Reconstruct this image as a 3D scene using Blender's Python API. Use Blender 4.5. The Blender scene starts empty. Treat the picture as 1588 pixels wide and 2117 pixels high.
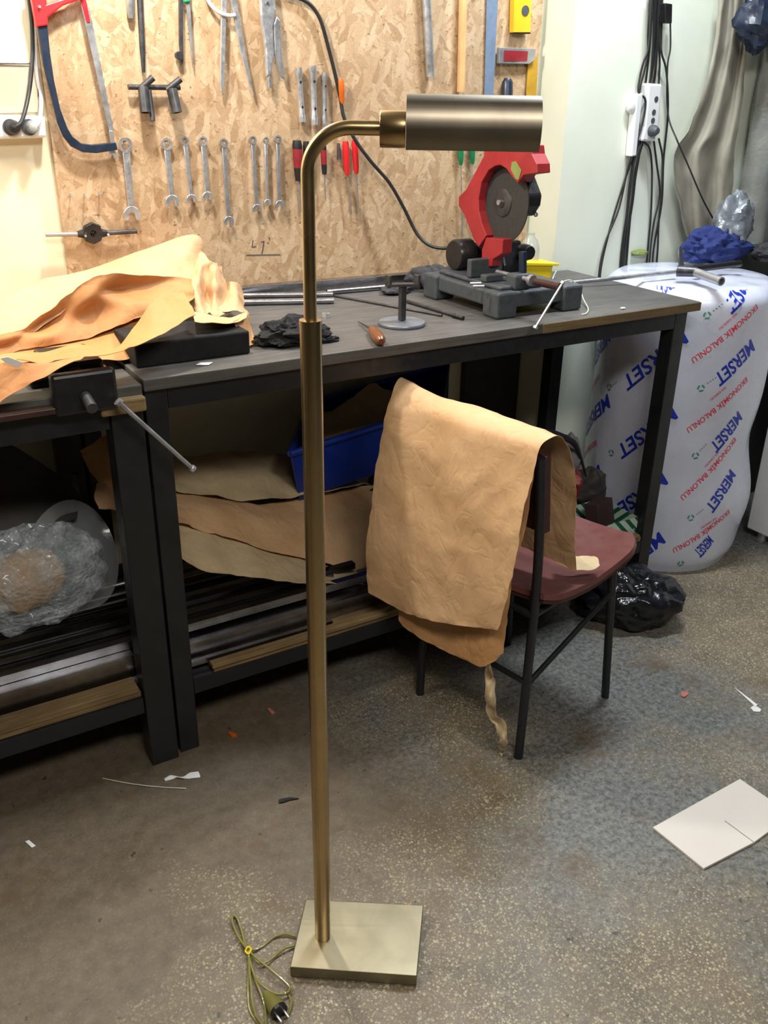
import bpy, bmesh, math, random
from mathutils import Vector, Matrix, noise
random.seed(7)
scene = bpy.context.scene
COL = scene.collection
PI = math.pi
# ------------------------------------------------------------------ camera
F = 1854.3; TH = 0.4382; RO = 0.0159; YW = 0.5484; CH = 1.4
CX, CY = 794.0, 1058.5
_f0 = Vector((math.sin(YW), math.cos(YW), 0)); _r0 = Vector((math.cos(YW), -math.sin(YW), 0)); _up = Vector((0, 0, 1))
FW = _f0*math.cos(TH) - _up*math.sin(TH)
_u = _up*math.cos(TH) + _f0*math.sin(TH)
RT = _r0*math.cos(RO) + _u*math.sin(RO)
UP = RT.cross(FW)
CAM = Vector((0, 0, CH))
cd = bpy.data.cameras.new('camera'); cam = bpy.data.objects.new('camera', cd); COL.objects.link(cam)
cam.matrix_world = Matrix(((RT.x, UP.x, -FW.x, CAM.x), (RT.y, UP.y, -FW.y, CAM.y), (RT.z, UP.z, -FW.z, CAM.z), (0, 0, 0, 1)))
cd.sensor_fit = 'HORIZONTAL'; cd.sensor_width = 36.0; cd.lens = 36.0*F/1588.0; cd.clip_start = 0.01
scene.camera = cam
# ------------------------------------------------------------------ light
w = bpy.data.worlds.new('world'); scene.world = w; w.use_nodes = True
w.node_tree.nodes['Background'].inputs[0].default_value = (0.80, 0.87, 1.0, 1)
w.node_tree.nodes['Background'].inputs[1].default_value = 0.07
def area(name, loc, target, sx, sy, power, color):
    l = bpy.data.lights.new(name, 'AREA'); l.shape = 'RECTANGLE'; l.size = sx; l.size_y = sy; l.energy = power; l.color = color
    o = bpy.data.objects.new(name, l); COL.objects.link(o); o.location = loc
    o.rotation_euler = (Vector(target) - Vector(loc)).to_track_quat('-Z', 'Y').to_euler(); return o
def bulb(name, loc, r, power, color):
    l = bpy.data.lights.new(name, 'POINT'); l.energy = power; l.color = color; l.shadow_soft_size = r
    o = bpy.data.objects.new(name, l); COL.objects.link(o); o.location = loc; return o
bulb('bench_bulb', (0.60, 1.92, 1.98), 0.035, 34, (1.0, 0.93, 0.82))
area('ceiling_tube_right', (1.85, 1.72, 2.50), (1.75, 1.5, 0), 0.6, 0.07, 30, (0.90, 0.96, 1.0))
area('front_fill', (0.4, -0.5, 2.6), (0.9, 1.2, 0), 1.3, 0.3, 30, (1.0, 0.95, 0.86))  # added fill from behind the camera, not a known ceiling tube
area('left_wall_fill', (-0.45, 1.85, 2.05), (-0.25, 2.15, 0.9), 1.1, 0.08, 19, (1.0, 0.90, 0.74))  # added light: brightens the left wall so the pole catches a gold highlight
scene.view_settings.view_transform = 'Standard'; scene.view_settings.look = 'None'
scene.view_settings.gamma = 1.0; scene.view_settings.exposure = 0.42; scene.view_settings.use_curve_mapping = False
# ------------------------------------------------------------------ photograph pixel -> real point on a real plane
def ray(x, y): return FW + RT*((x-CX)/F) - UP*((y-CY)/F)
def PZ(x, y, z=0.0): d = ray(x, y); return CAM + d*((z-CH)/d.z)
def PY(x, y, v): d = ray(x, y); return CAM + d*(v/d.y)
def PX(x, y, v): d = ray(x, y); return CAM + d*(v/d.x)
def PP(x, y, p, n): d = ray(x, y); n = Vector(n); return CAM + d*((Vector(p)-CAM).dot(n)/d.dot(n))
# ------------------------------------------------------------------ materials
def C4(c): return (c[0], c[1], c[2], 1)
def sr(r, g, b):
    f = lambda v: (v/255/12.92) if v/255 <= .04045 else ((v/255+.055)/1.055)**2.4
    return (f(r), f(g), f(b))
class NT:
    def __init__(s, name):
        s.m = bpy.data.materials.new(name); s.m.use_nodes = True; s.t = s.m.node_tree; s.b = s.t.nodes['Principled BSDF']
        s.tc = s.t.nodes.new('ShaderNodeTexCoord')
    def n(s, typ, **k):
        o = s.t.nodes.new(typ)
        for a, v in k.items(): setattr(o, a, v)
        return o
    def l(s, a, b): s.t.links.new(a, b)
    def mapping(s, scale=(1, 1, 1), rot=(0, 0, 0), coord='Object'):
        mp = s.n('ShaderNodeMapping'); s.l(s.tc.outputs[coord], mp.inputs[0]); mp.inputs['Scale'].default_value = scale; mp.inputs['Rotation'].default_value = rot
        return mp.outputs[0]
    def noise(s, vec, scale, detail=4, rough=.6, dist=0.0):
        o = s.n('ShaderNodeTexNoise'); s.l(vec, o.inputs['Vector']); o.inputs['Scale'].default_value = scale; o.inputs['Detail'].default_value = detail; o.inputs['Roughness'].default_value = rough; o.inputs['Distortion'].default_value = dist
        return o.outputs[0]
    def voro(s, vec, scale, feature='F1', rnd=1.0):
        o = s.n('ShaderNodeTexVoronoi', feature=feature); s.l(vec, o.inputs['Vector']); o.inputs['Scale'].default_value = scale; o.inputs['Randomness'].default_value = rnd
        return o
    def ramp(s, fac, stops, interp='LINEAR'):
        o = s.n('ShaderNodeValToRGB'); s.l(fac, o.inputs[0]); o.color_ramp.interpolation = interp
        e = o.color_ramp.elements
        while len(e) < len(stops): e.new(0.5)
        for i, (p, c) in enumerate(stops):
            e[i].position = p; e[i].color = C4(c) if not isinstance(c, (int, float)) else (c, c, c, 1)
        return o.outputs[0]
    def mix(s, fac, a, b, blend='MIX'):
        o = s.n('ShaderNodeMix', data_type='RGBA', blend_type=blend)
        for sock, v in ((o.inputs[0], fac), (o.inputs[6], a), (o.inputs[7], b)):
            if isinstance(v, (int, float)): sock.default_value = v
            elif isinstance(v, tuple): sock.default_value = C4(v)
            else: s.l(v, sock)
        return o.outputs[2]
    def math(s, op, a, b=None):
        o = s.n('ShaderNodeMath', operation=op)
        for i, v in enumerate((a, b)):
            if v is None: continue
            if isinstance(v, (int, float)): o.inputs[i].default_value = v
            else: s.l(v, o.inputs[i])
        return o.outputs[0]
    def bump(s, h, strength=.3, dist=.002):
        o = s.n('ShaderNodeBump'); o.inputs['Strength'].default_value = strength; o.inputs['Distance'].default_value = dist
        s.l(h, o.inputs['Height']); s.l(o.outputs[0], s.b.inputs['Normal'])
    def col(s, c): s.l(c, s.b.inputs['Base Color'])
    def set(s, rough=.5, metal=0.0, **k):
        s.b.inputs['Roughness'].default_value = rough; s.b.inputs['Metallic'].default_value = metal
        for a, v in k.items(): s.b.inputs[a.replace('_', ' ')].default_value = v
def mat(name, c, rough=.5, metal=0.0, var=.25, scale=20, bump=0.0, stretch=(1, 1, 1), dist=.001, alpha=1.0, trans=0.0, c2=None, coat=0.0):
    m = NT(name); v = m.mapping(stretch); nz = m.noise(v, scale, 5)
    lo = tuple(x*(1-var) for x in c) if c2 is None else c2
    hi = tuple(min(1, x*(1+var*.6)) for x in c) if c2 is None else c
    m.col(m.ramp(nz, [(.3, lo), (.7, hi)])); m.set(rough, metal)
    m.l(m.ramp(m.noise(v, scale*1.7, 3), [(.3, max(0, rough-.1)), (.7, min(1, rough+.12))]), m.b.inputs['Roughness'])
    if bump: m.bump(m.noise(v, scale*2.2, 6), bump, dist)
    m.b.inputs['Alpha'].default_value = alpha; m.b.inputs['Transmission Weight'].default_value = trans
    m.b.inputs['Coat Weight'].default_value = coat
    return m.m
def brushed(name, c, c2, rough, axis, turn=0.0):
    m = NT(name); sc = [.0045, .0045, .0045]; sc[axis] = .25
    v = m.mapping(tuple(sc), (0, 0, turn)); v.node.vector_type = 'TEXTURE'; st = m.noise(v, 1.0, 3, .6)
    big = m.noise(m.mapping((1, 1, 1)), 11, 4, .6, .6)
    m.col(m.mix(m.ramp(big, [(.35, 0), (.68, 1)]), c, c2)); m.set(rough, 1.0)
    m.l(m.ramp(st, [(.3, rough-.03), (.7, rough+.05)]), m.b.inputs['Roughness'])
    m.bump(st, .03, .0003); return m.m
def osb():
    m = NT('oriented_strand_board'); cur = None
    base = m.noise(m.mapping((1, 1, 1)), 5, 5, .6)
    cols = [sr(158, 128, 98), sr(178, 150, 118), sr(190, 163, 131), sr(204, 181, 152), sr(176, 146, 114)]
    warp = m.n('ShaderNodeMix', data_type='VECTOR'); warp.inputs[0].default_value = .035
    nn = m.n('ShaderNodeTexNoise'); m.l(m.mapping(), nn.inputs['Vector']); nn.inputs['Scale'].default_value = 14
    m.l(m.tc.outputs['Object'], warp.inputs[4]); m.l(nn.outputs['Color'], warp.inputs[5])
    hs = None
    for k, (ang, sx, sz) in enumerate([(0.25, 17, 52), (1.2, 19, 60), (-.7, 20, 64), (2.2, 22, 70), (.7, 24, 80), (-1.3, 21, 66)]):
        mp = m.n('ShaderNodeMapping'); m.l(warp.outputs[1], mp.inputs[0]); mp.vector_type = 'TEXTURE'; mp.inputs['Rotation'].default_value = (0, ang, 0); mp.inputs['Scale'].default_value = (1/sx, 1, 1/sz); mp.inputs['Location'].default_value = (k*.131, k*.1, k*.17)
        v = m.voro(mp.outputs[0], 1.0); sep = m.n('ShaderNodeSeparateColor'); m.l(v.outputs['Color'], sep.inputs[0])
        c = m.ramp(sep.outputs[0], [(i/4, cols[i]) for i in range(5)])
        grain = m.noise(mp.outputs[0], 6, 3); c = m.mix(.22, c, m.ramp(grain, [(.3, sr(158, 120, 78)), (.7, sr(222, 196, 158))]))
        ed = m.voro(mp.outputs[0], 1.0, 'DISTANCE_TO_EDGE'); 
        c = m.mix(m.ramp(ed.outputs['Distance'], [(0.0, .34), (.035, 0.0)]), c, sr(128, 90, 56))
        if cur is None: cur = c; hs = sep.outputs[1]
        else:
            msk = m.ramp(sep.outputs[2], [(.60, 0), (.62, 1)]); cur = m.mix(msk, cur, c); hs = m.math('ADD', hs, m.math('MULTIPLY', sep.outputs[1], .5))
    spots = m.noise(m.mapping((1, 1, 1.6)), 70, 3, .5)
    cur = m.mix(m.ramp(spots, [(.66, 0), (.74, .75)]), cur, sr(96, 66, 42))
    cur = m.mix(m.ramp(base, [(.35, 0), (.75, .28)]), cur, sr(150, 108, 66))
    m.col(cur); m.set(.62); m.bump(m.math('ADD', hs, spots), .35, .0015); return m.m
def floor_mat():
    m = NT('terrazzo_floor'); v = m.mapping()
    vo = m.voro(v, 215); sep = m.n('ShaderNodeSeparateColor'); m.l(vo.outputs['Color'], sep.inputs[0])
    chip = m.ramp(m.math('SUBTRACT', vo.outputs['Distance'], m.math('MULTIPLY', sep.outputs[1], .55)), [(.06, 1), (.24, 0)])
    vo2 = m.voro(v, 300); sep2 = m.n('ShaderNodeSeparateColor'); m.l(vo2.outputs['Color'], sep2.inputs[0])
    chip2 = m.ramp(m.math('SUBTRACT', vo2.outputs['Distance'], m.math('MULTIPLY', sep2.outputs[1], .5)), [(.0, .7), (.12, 0)])
    matrix = m.ramp(m.noise(v, 9, 6), [(.3, sr(88, 80, 69)), (.7, sr(116, 106, 91))])
    chipc = m.ramp(sep.outputs[0], [(0, sr(108, 99, 80)), (.5, sr(134, 124, 102)), (1, sr(176, 165, 138))])
    c = m.mix(chip2, matrix, sr(136, 126, 106)); c = m.mix(chip, c, chipc)
    # worn grime film, densest along the benches and by the chair
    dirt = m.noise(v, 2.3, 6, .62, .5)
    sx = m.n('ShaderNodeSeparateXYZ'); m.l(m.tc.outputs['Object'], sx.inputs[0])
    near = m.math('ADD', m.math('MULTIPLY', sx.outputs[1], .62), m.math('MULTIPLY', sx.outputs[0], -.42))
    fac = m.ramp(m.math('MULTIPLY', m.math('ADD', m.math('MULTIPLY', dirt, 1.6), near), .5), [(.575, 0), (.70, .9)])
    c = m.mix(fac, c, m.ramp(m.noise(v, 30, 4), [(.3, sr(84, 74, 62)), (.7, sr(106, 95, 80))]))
    bl = m.ramp(m.noise(m.mapping((1, 1, 1), (0, 0, .4)), 1.7, 5, .6), [(.40, 0), (.56, .8)])
    bw = m.math('MULTIPLY', bl, m.ramp(sx.outputs[0], [(.7, 0), (1.3, 1)]))
    c = m.mix(bw, c, m.ramp(m.noise(v, 75, 5, .72), [(.38, sr(62, 66, 70)), (.60, sr(122, 127, 128))]))
    rust = m.ramp(m.noise(v, 5.5, 5, .65), [(.55, 0), (.70, .6)]); c = m.mix(rust, c, sr(92, 70, 42))
    mk = m.ramp(m.noise(v, 38, 3, .5), [(.69, 0), (.73, .7)]); c = m.mix(mk, c, sr(42, 38, 34))
    m.col(c); m.set(.5); m.l(m.ramp(dirt, [(.3, .34), (.7, .62)]), m.b.inputs['Roughness']); m.bump(m.noise(v, 160, 4), .12, .0008); return m.m
def wood(name, a, b, rough=.6, axis=0, grain=18):
    m = NT(name); sc = [grain*6]*3; sc[axis] = grain*.4
    g = m.noise(m.mapping(tuple(sc)), 1.0, 5, .6, .4); d = m.noise(m.mapping(), 6, 5, .6)
    m.col(m.mix(m.ramp(d, [(.35, 0), (.7, .6)]), m.ramp(g, [(.3, a), (.7, b)]), tuple(x*.55 for x in a))); m.set(rough); m.bump(g, .2, .001); return m.m
def kraft(name, a, b):
    m = NT(name); v = m.mapping(); n1 = m.noise(v, 7, 5, .6); fib = m.noise(m.mapping((8, 220, 220)), 1, 3)
    m.col(m.mix(.12, m.ramp(n1, [(.3, a), (.7, b)]), m.ramp(fib, [(.3, tuple(x*.7 for x in a)), (.7, b)]))); m.set(.62)
    a1 = m.math('ABSOLUTE', m.math('SUBTRACT', m.noise(m.mapping((1, 1, .55), (.5, .3, .9)), 11, 2, .4, .9), .5)); a2 = m.math('ABSOLUTE', m.math('SUBTRACT', m.noise(v, 26, 2, .4, .6), .5))
    h = m.math('ADD', m.math('MULTIPLY', m.ramp(a1, [(0, 0), (.10, 1)]), .8), m.math('MULTIPLY', m.ramp(a2, [(0, 0), (.12, 1)]), .35))
    m.bump(h, .34, .0035); return m.m
M = {}
M['osb'] = osb(); M['floor'] = floor_mat()
M['wall'] = mat('cream_wall_paint', sr(232, 226, 200), .7, var=.05, scale=6, bump=.08)
M['dimwall'] = mat('low_bounce_wall_grey', sr(96, 94, 90), .8, var=.15, scale=3)  # unseen walls and ceiling kept dark to cut bounce and deepen the brass
M['pillar'] = mat('pale_pillar_paint', sr(222, 228, 214), .55, var=.05, scale=5, bump=.06)
M['benchtop'] = wood('worn_bench_board', sr(78, 77, 76), sr(108, 105, 103), .5)
M['benchedge'] = wood('raw_board_edge', sr(106, 88, 62), sr(140, 118, 84), .7)
M['steel_black'] = mat('black_painted_steel', (.007, .009, .013), .4, .0, .5, 30, .1, c2=(.013, .014, .018))
M['steel_leg'] = mat('scuffed_black_steel', (.016, .019, .022), .42, .0, scale=12, bump=.1, c2=(.007, .008, .010))
M['brass_x'] = mat('satin_antique_brass_arm', (.60, .43, .22), .27, 1.0, .08, 5)
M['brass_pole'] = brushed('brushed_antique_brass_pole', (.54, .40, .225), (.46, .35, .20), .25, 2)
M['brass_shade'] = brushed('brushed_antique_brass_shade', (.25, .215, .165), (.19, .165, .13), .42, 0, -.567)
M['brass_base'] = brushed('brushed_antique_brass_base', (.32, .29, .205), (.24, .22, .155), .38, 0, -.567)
M['chrome'] = mat('bright_tool_steel', (.66, .68, .72), .34, .8, .10, 40)
M['steel'] = mat('grey_tool_steel', (.46, .47, .50), .38, .75, .25, 30)
M['darksteel'] = mat('dark_oily_steel', (.10, .10, .11), .42, .75, .4, 30)
M['tubesteel'] = brushed('mill_steel_tube', (.42, .43, .46), (.26, .25, .26), .27, 0)
M['tubedark'] = brushed('blackened_steel_tube', (.13, .13, .14), (.09, .085, .09), .30, 0)
M['castgrey'] = mat('grey_hammered_casting', sr(74, 80, 86), .5, .1, .25, 60, .25)
M['red'] = mat('red_enamel', sr(158, 42, 48), .42, .0, .18, 14, .05)
M['redbright'] = mat('red_plastic', sr(214, 36, 44), .38, .0, .1, 10)
M['wine'] = mat('dark_red_plastic', sr(140, 36, 46), .4)
M['black'] = mat('black_rubber', (.012, .012, .013), .5, .0, .4, 30)
M['matblack'] = mat('shadow_black', (.004, .004, .005), .85)  # near-black: the shadow under the paper is put into the box colour
M['blackplastic'] = mat('black_plastic', (.014, .014, .016), .32, .0, .3, 20)
M['cable'] = mat('black_cable', (.016, .017, .018), .45, .0, .2, 20)
M['navy'] = mat('navy_lacquer', sr(30, 42, 62), .35)
M['disc'] = mat('abrasive_disc', sr(50, 49, 49), .75, .0, .2, 90, .3)
M['blue'] = mat('blue_plastic', sr(20, 52, 150), .38, .0, .15, 10)
M['bluecloth'] = mat('blue_cotton_cloth', sr(30, 46, 108), .85, .0, .3, 18, .4, dist=.003)
M['kraft'] = kraft('brown_kraft_paper', sr(198, 156, 114), sr(222, 184, 142))
M['kraftdark'] = kraft('orange_kraft_paper', sr(188, 138, 90), sr(210, 162, 112))
M['bagpaper'] = kraft('shaded_bag_paper', sr(178, 118, 66), sr(204, 144, 88))  # the bag's shaded side and its orange glow are put into this colour
M['kraftpale'] = kraft('pale_kraft_paper', sr(172, 150, 118), sr(208, 188, 152))
M['orange'] = mat('amber_plastic', sr(226, 110, 34), .3, trans=.2)
M['green'] = mat('green_plastic', sr(20, 122, 78), .35)
M['yellow'] = mat('yellow_plastic', sr(232, 206, 20), .4, var=.1)
M['levelyellow'] = mat('yellow_level_paint', sr(240, 184, 40), .4, var=.08)
M['ochre'] = mat('ochre_blade', sr(182, 140, 34), .5)
M['rulerblue'] = mat('brushed_ruler_steel', sr(128, 148, 176), .4, .3, .15, 40)
M['wood_pale'] = wood('pale_turned_wood', sr(206, 160, 104), sr(232, 192, 138), .5, 2)
M['wood_brown'] = wood('varnished_brown_wood', sr(104, 58, 32), sr(138, 82, 48), .3, 1)
M['wood_board'] = wood('dusty_shelf_board', sr(110, 90, 60), sr(160, 134, 92), .75)
M['white'] = mat('white_plastic', sr(224, 226, 228), .4, var=.05)
M['beige'] = mat('beige_board', sr(196, 180, 160), .7, var=.06)
M['rollwhite'] = mat('white_plastic_film', sr(206, 212, 232), .28, var=.04, scale=6, bump=.25, dist=.003, coat=.4)
M['printblue'] = mat('blue_print', sr(28, 52, 178), .4, var=.2, scale=60)
M['printred'] = mat('red_print', sr(226, 60, 84), .4, var=.1, scale=60)
M['printgreen'] = mat('green_print', sr(70, 148, 120), .4)
M['printgrey'] = mat('grey_print', sr(120, 130, 160), .5)
M['maroon'] = mat('maroon_seat_lacquer', sr(108, 64, 62), .40, var=.12, scale=14)
M['maroondark'] = mat('dark_brown_plywood', sr(66, 40, 38), .35, var=.2, scale=20)
M['binbag'] = mat('black_bin_liner', (.008, .009, .012), .17, .0, .3, 6, .6, dist=.012, stretch=(1, 1, .6))
def bubblewrap():
    m = NT('bubble_wrap'); v = m.mapping(); vo = m.voro(v, 105); n1 = m.noise(v, 16, 5)
    m.col(m.ramp(n1, [(.3, sr(150, 166, 176)), (.7, sr(222, 230, 236))])); m.set(.10)
    m.l(m.ramp(n1, [(.35, .22), (.65, .62)]), m.b.inputs['Alpha']); m.b.inputs['Coat Weight'].default_value = .6
    m.bump(m.math('ADD', m.math('MULTIPLY', vo.outputs['Distance'], -.7), m.math('MULTIPLY', n1, 2.0)), .9, .006); return m.m
M['bubble'] = bubblewrap()
M['bubble'].node_tree.nodes['Principled BSDF'].inputs['Roughness'].default_value = .07
M['film'] = mat('clear_film', sr(190, 196, 200), .12, var=.2, scale=10, bump=.6, dist=.004, alpha=.45, coat=.5)
M['greyplastic'] = mat('grey_wrapping_film', sr(124, 128, 124), .25, var=.25, scale=7, bump=.5, dist=.01, coat=.3)
M['curtain'] = mat('dusty_grey_cloth', sr(150, 146, 132), .85, var=.22, scale=7, bump=.2)
M['silver'] = mat('silver_film', sr(150, 158, 168), .25, .5, .2, 12, .5, dist=.006)
M['darksheet'] = mat('dark_grey_sheet', sr(62, 60, 56), .65, var=.15, scale=8)
M['glove'] = mat('dark_knit_glove', sr(34, 34, 38), .85, var=.4, scale=30, bump=.4, c2=sr(62, 62, 68))
M['rag'] = mat('black_rag', sr(26, 28, 34), .9, var=.6, scale=60, bump=.8, dist=.003, c2=sr(8, 9, 11))
M['discgrey'] = mat('dull_grey_plate', sr(128, 134, 146), .4, .5, .15, 30)
M['tile'] = mat('white_tile', sr(214, 209, 204), .4, var=.03, scale=5)
M['cardbrown'] = mat('dark_brown_card', sr(62, 44, 44), .7)
M['cord'] = mat('olive_clear_cord', sr(126, 122, 66), .3, var=.2, scale=20, coat=.4)
M['pink'] = mat('pink_cloth', sr(190, 118, 110), .8)
M['greybag'] = mat('grey_cloth', sr(132, 128, 140), .8, var=.2, scale=12, bump=.3)
M['string'] = mat('white_string', sr(224, 220, 206), .8)
M['olive'] = mat('olive_sponge', sr(128, 138, 78), .8)
M['darkpanel'] = mat('dark_panel', sr(52, 56, 52), .6, var=.1)
def striped():
    m = NT('green_striped_card'); wv = m.n('ShaderNodeTexWave', wave_type='BANDS', bands_direction='DIAGONAL'); m.l(m.mapping((1, 1, 1)), wv.inputs[0]); wv.inputs['Scale'].default_value = 16; wv.inputs['Distortion'].default_value = .3
    n1 = m.noise(m.mapping((1, 1, 1)), 22, 2)
    f = m.math('MULTIPLY', m.ramp(wv.outputs[1], [(.55, 0), (.6, 1)]), m.ramp(n1, [(.40, 0), (.44, 1)]))
    m.col(m.mix(f, sr(196, 214, 204), sr(16, 92, 70))); m.set(.6); return m.m
M['striped'] = striped()
# ------------------------------------------------------------------ objects
def setp(o, label=None, cat=None, group=None, kind=None):
    if label: o['label'] = label
    if cat: o['category'] = cat
    if group: o['group'] = group
    if kind: o['kind'] = kind
    return o
def thing(name, label, cat, loc, group=None):
    o = bpy.data.objects.new(name, None); COL.objects.link(o); o.location = loc; o.empty_display_size = .03
    return setp(o, label, cat, group)
def root_of(o):
    v = Vector((0, 0, 0))
    while o is not None: v += o.location; o = o.parent
    return v
class MB:
    def __init__(s): s.v = []; s.f = []; s.mi = []; s.k = 0
    def add(s, vs, fs):
        b = len(s.v); s.v += [tuple(Vector(p)) for p in vs]; s.f += [tuple(b+i for i in f) for f in fs]; s.mi += [s.k]*len(fs); return s
    def box(s, c, size, R=None):
        c = Vector(c); vs = []
        for x in (-.5, .5):
            for y in (-.5, .5):
                for z in (-.5, .5):
                    p = Vector((x*size[0], y*size[1], z*size[2])); vs.append(c + (R @ p if R else p))
        return s.add(vs, [(0, 1, 3, 2), (4, 6, 7, 5), (0, 4, 5, 1), (2, 3, 7, 6), (0, 2, 6, 4), (1, 5, 7, 3)])
    def bx(s, a, b):
        return s.box([(a[i]+b[i])/2 for i in range(3)], [abs(b[i]-a[i]) for i in range(3)])
    def bar(s, p0, p1, w, h, up=(0, 0, 1)):
        p0 = Vector(p0); p1 = Vector(p1); d = (p1-p0); L = d.length; d.normalize(); up = Vector(up)
        a = d.cross(up); 
        if a.length < 1e-4: a = d.cross(Vector((1, 0, 0)))
        a.normalize(); b = a.cross(d)
        vs = [p + a*(i*w/2) + b*(j*h/2) for p in (p0, p1) for i, j in ((-1, -1), (1, -1), (1, 1), (-1, 1))]
        return s.add(vs, [(3, 2, 1, 0), (4, 5, 6, 7), (0, 1, 5, 4), (1, 2, 6, 5), (2, 3, 7, 6), (3, 0, 4, 7)])
    def tube(s, pts, r, n=10, caps=True, smooth=0, close=False):
        pts = [Vector(p) for p in pts]
        if not isinstance(r, (list, tuple)): r = [r]*len(pts)
        if smooth:
            pts, r = crom(pts, smooth, r)
        vs = []; fs = []; prev = None; N = len(pts)
        for i, p in enumerate(pts):
            a = pts[max(i-1, 0)]; b = pts[min(i+1, N-1)]; d = b-a
            if d.length < 1e-9: d = Vector((0, 0, 1))
            d.normalize()
            if prev is None:
                t = Vector((0, 0, 1)) if abs(d.z) < .9 else Vector((1, 0, 0)); u = d.cross(t).normalized()
            else:
                u = prev - d*prev.dot(d); u = u.normalized() if u.length > 1e-6 else d.orthogonal().normalized()
            prev = u; v = d.cross(u)
            for k in range(n):
                an = 2*PI*k/n; vs.append(p + (u*math.cos(an) + v*math.sin(an))*r[i])
        for i in range(N-1):
            for k in range(n):
                k2 = (k+1) % n; fs.append((i*n+k, i*n+k2, (i+1)*n+k2, (i+1)*n+k))
        if caps: fs.append(tuple(range(n-1, -1, -1))); fs.append(tuple((N-1)*n+k for k in range(n)))
        return s.add(vs, fs)
    def cyl(s, p0, p1, r0, r1=None, n=20): return s.tube([p0, p1], [r0, r0 if r1 is None else r1], n)
    def lathe(s, prof, o, axis=(0, 0, 1), n=28, a0=0, a1=2*PI, caps=True):
        # prof: list (radius, height)
        o = Vector(o); ax = Vector(axis).normalized(); u = ax.orthogonal().normalized()
        if abs(ax.z) > .99: u = Vector((1, 0, 0))
        v = ax.cross(u); full = abs(a1-a0-2*PI) < 1e-6; m = n if full else n+1; vs = []; fs = []
        for r, h in prof:
            for k in range(m):
                an = a0+(a1-a0)*k/n; vs.append(o + ax*h + (u*math.cos(an)+v*math.sin(an))*r)
        for i in range(len(prof)-1):
            for k in range(n):
                k2 = (k+1) % m; fs.append((i*m+k, i*m+k2, (i+1)*m+k2, (i+1)*m+k))
        if caps and full:
            if prof[0][0] > 1e-6: fs.append(tuple(range(m-1, -1, -1)))
            if prof[-1][0] > 1e-6: fs.append(tuple((len(prof)-1)*m+k for k in range(m)))
        return s.add(vs, fs)
    def prism(s, pts, off):
        pts = [Vector(p) for p in pts]; off = Vector(off); n = len(pts)
        vs = pts + [p+off for p in pts]
        fs = [tuple(range(n)), tuple(range(2*n-1, n-1, -1))] + [(i, i+n, (i+1) % n+n, (i+1) % n) for i in range(n)]
        return s.add(vs, fs)
    def grid(s, G, th=0.0, nrm=None):
        R = len(G); Cn = len(G[0]); vs = [Vector(p) for row in G for p in row]
        fs = [(i*Cn+j, i*Cn+j+1, (i+1)*Cn+j+1, (i+1)*Cn+j) for i in range(R-1) for j in range(Cn-1)]
        if not th: return s.add(vs, fs)
        ns = []
        for i in range(R):
            for j in range(Cn):
                a = vs[min(i+1, R-1)*Cn+j]-vs[max(i-1, 0)*Cn+j]; b = vs[i*Cn+min(j+1, Cn-1)]-vs[i*Cn+max(j-1, 0)]
                q = a.cross(b); ns.append(q.normalized() if q.length > 1e-12 else Vector((0, 0, 1)))
        N = len(vs); vs2 = [p+n*th for p, n in zip(vs, ns)]
        fs2 = [tuple(reversed([i+N for i in f])) for f in fs]
        ring = [j for j in range(Cn)] + [i*Cn+Cn-1 for i in range(1, R)] + [(R-1)*Cn+j for j in range(Cn-2, -1, -1)] + [i*Cn for i in range(R-2, 0, -1)]
        fr = [(ring[k], ring[k]+N, ring[(k+1) % len(ring)]+N, ring[(k+1) % len(ring)]) for k in range(len(ring))]
        return s.add(vs+vs2, fs+fs2+fr)
    def build(s, name, mats, parent=None, smooth=False, bevel=0, base=None, seg=2, angle=40):
        if not isinstance(mats, (list, tuple)): mats = [mats]
        off = root_of(parent) if parent else None
        if parent is None:
            if base is None:
                xs = [v[0] for v in s.v]; ys = [v[1] for v in s.v]; base = ((min(xs)+max(xs))/2, (min(ys)+max(ys))/2, min(v[2] for v in s.v))
            off = Vector(base)
        me = bpy.data.meshes.new(name); me.from_pydata([tuple(Vector(v)-off) for v in s.v], [], s.f)
        for m in mats: me.materials.append(M[m])
        for i, p in enumerate(me.polygons): p.material_index = s.mi[i]
        bm = bmesh.new(); bm.from_mesh(me); bmesh.ops.recalc_face_normals(bm, faces=bm.faces); bm.to_mesh(me); bm.free()
        o = bpy.data.objects.new(name, me); COL.objects.link(o)
        if parent: o.parent = parent
        else: o.location = off
        if smooth:
            for p in me.polygons: p.use_smooth = True
            try: me.set_sharp_from_angle(angle=math.radians(angle))
            except Exception: pass
        if bevel:
            b = o.modifiers.new('bevel', 'BEVEL'); b.width = bevel; b.segments = seg; b.limit_method = 'ANGLE'; b.angle_limit = math.radians(35)
        me.update(); return o
def crom(pts, k, r=None):
    P = [pts[0]*2-pts[1]] + list(pts) + [pts[-1]*2-pts[-2]]; out = []; ro = []
    for i in range(1, len(P)-2):
        for j in range(k):
            t = j/k; a, b, c, d = P[i-1], P[i], P[i+1], P[i+2]
            out.append(.5*((2*b)+(c-a)*t+(2*a-5*b+4*c-d)*t*t+(3*b-a-3*c+d)*t**3))
            if r: ro.append(r[i-1]*(1-t)+r[min(i, len(r)-1)]*t)
    out.append(pts[-1]); 
    if r: ro.append(r[-1])
    return out, ro
def smoothgrid(G, k):
    rows = [crom([Vector(p) for p in row], k)[0] for row in G]
    cols = [crom([rows[i][j] for i in range(len(rows))], k)[0] for j in range(len(rows[0]))]
    return [[cols[j][i] for j in range(len(cols))] for i in range(len(cols[0]))]
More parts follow.
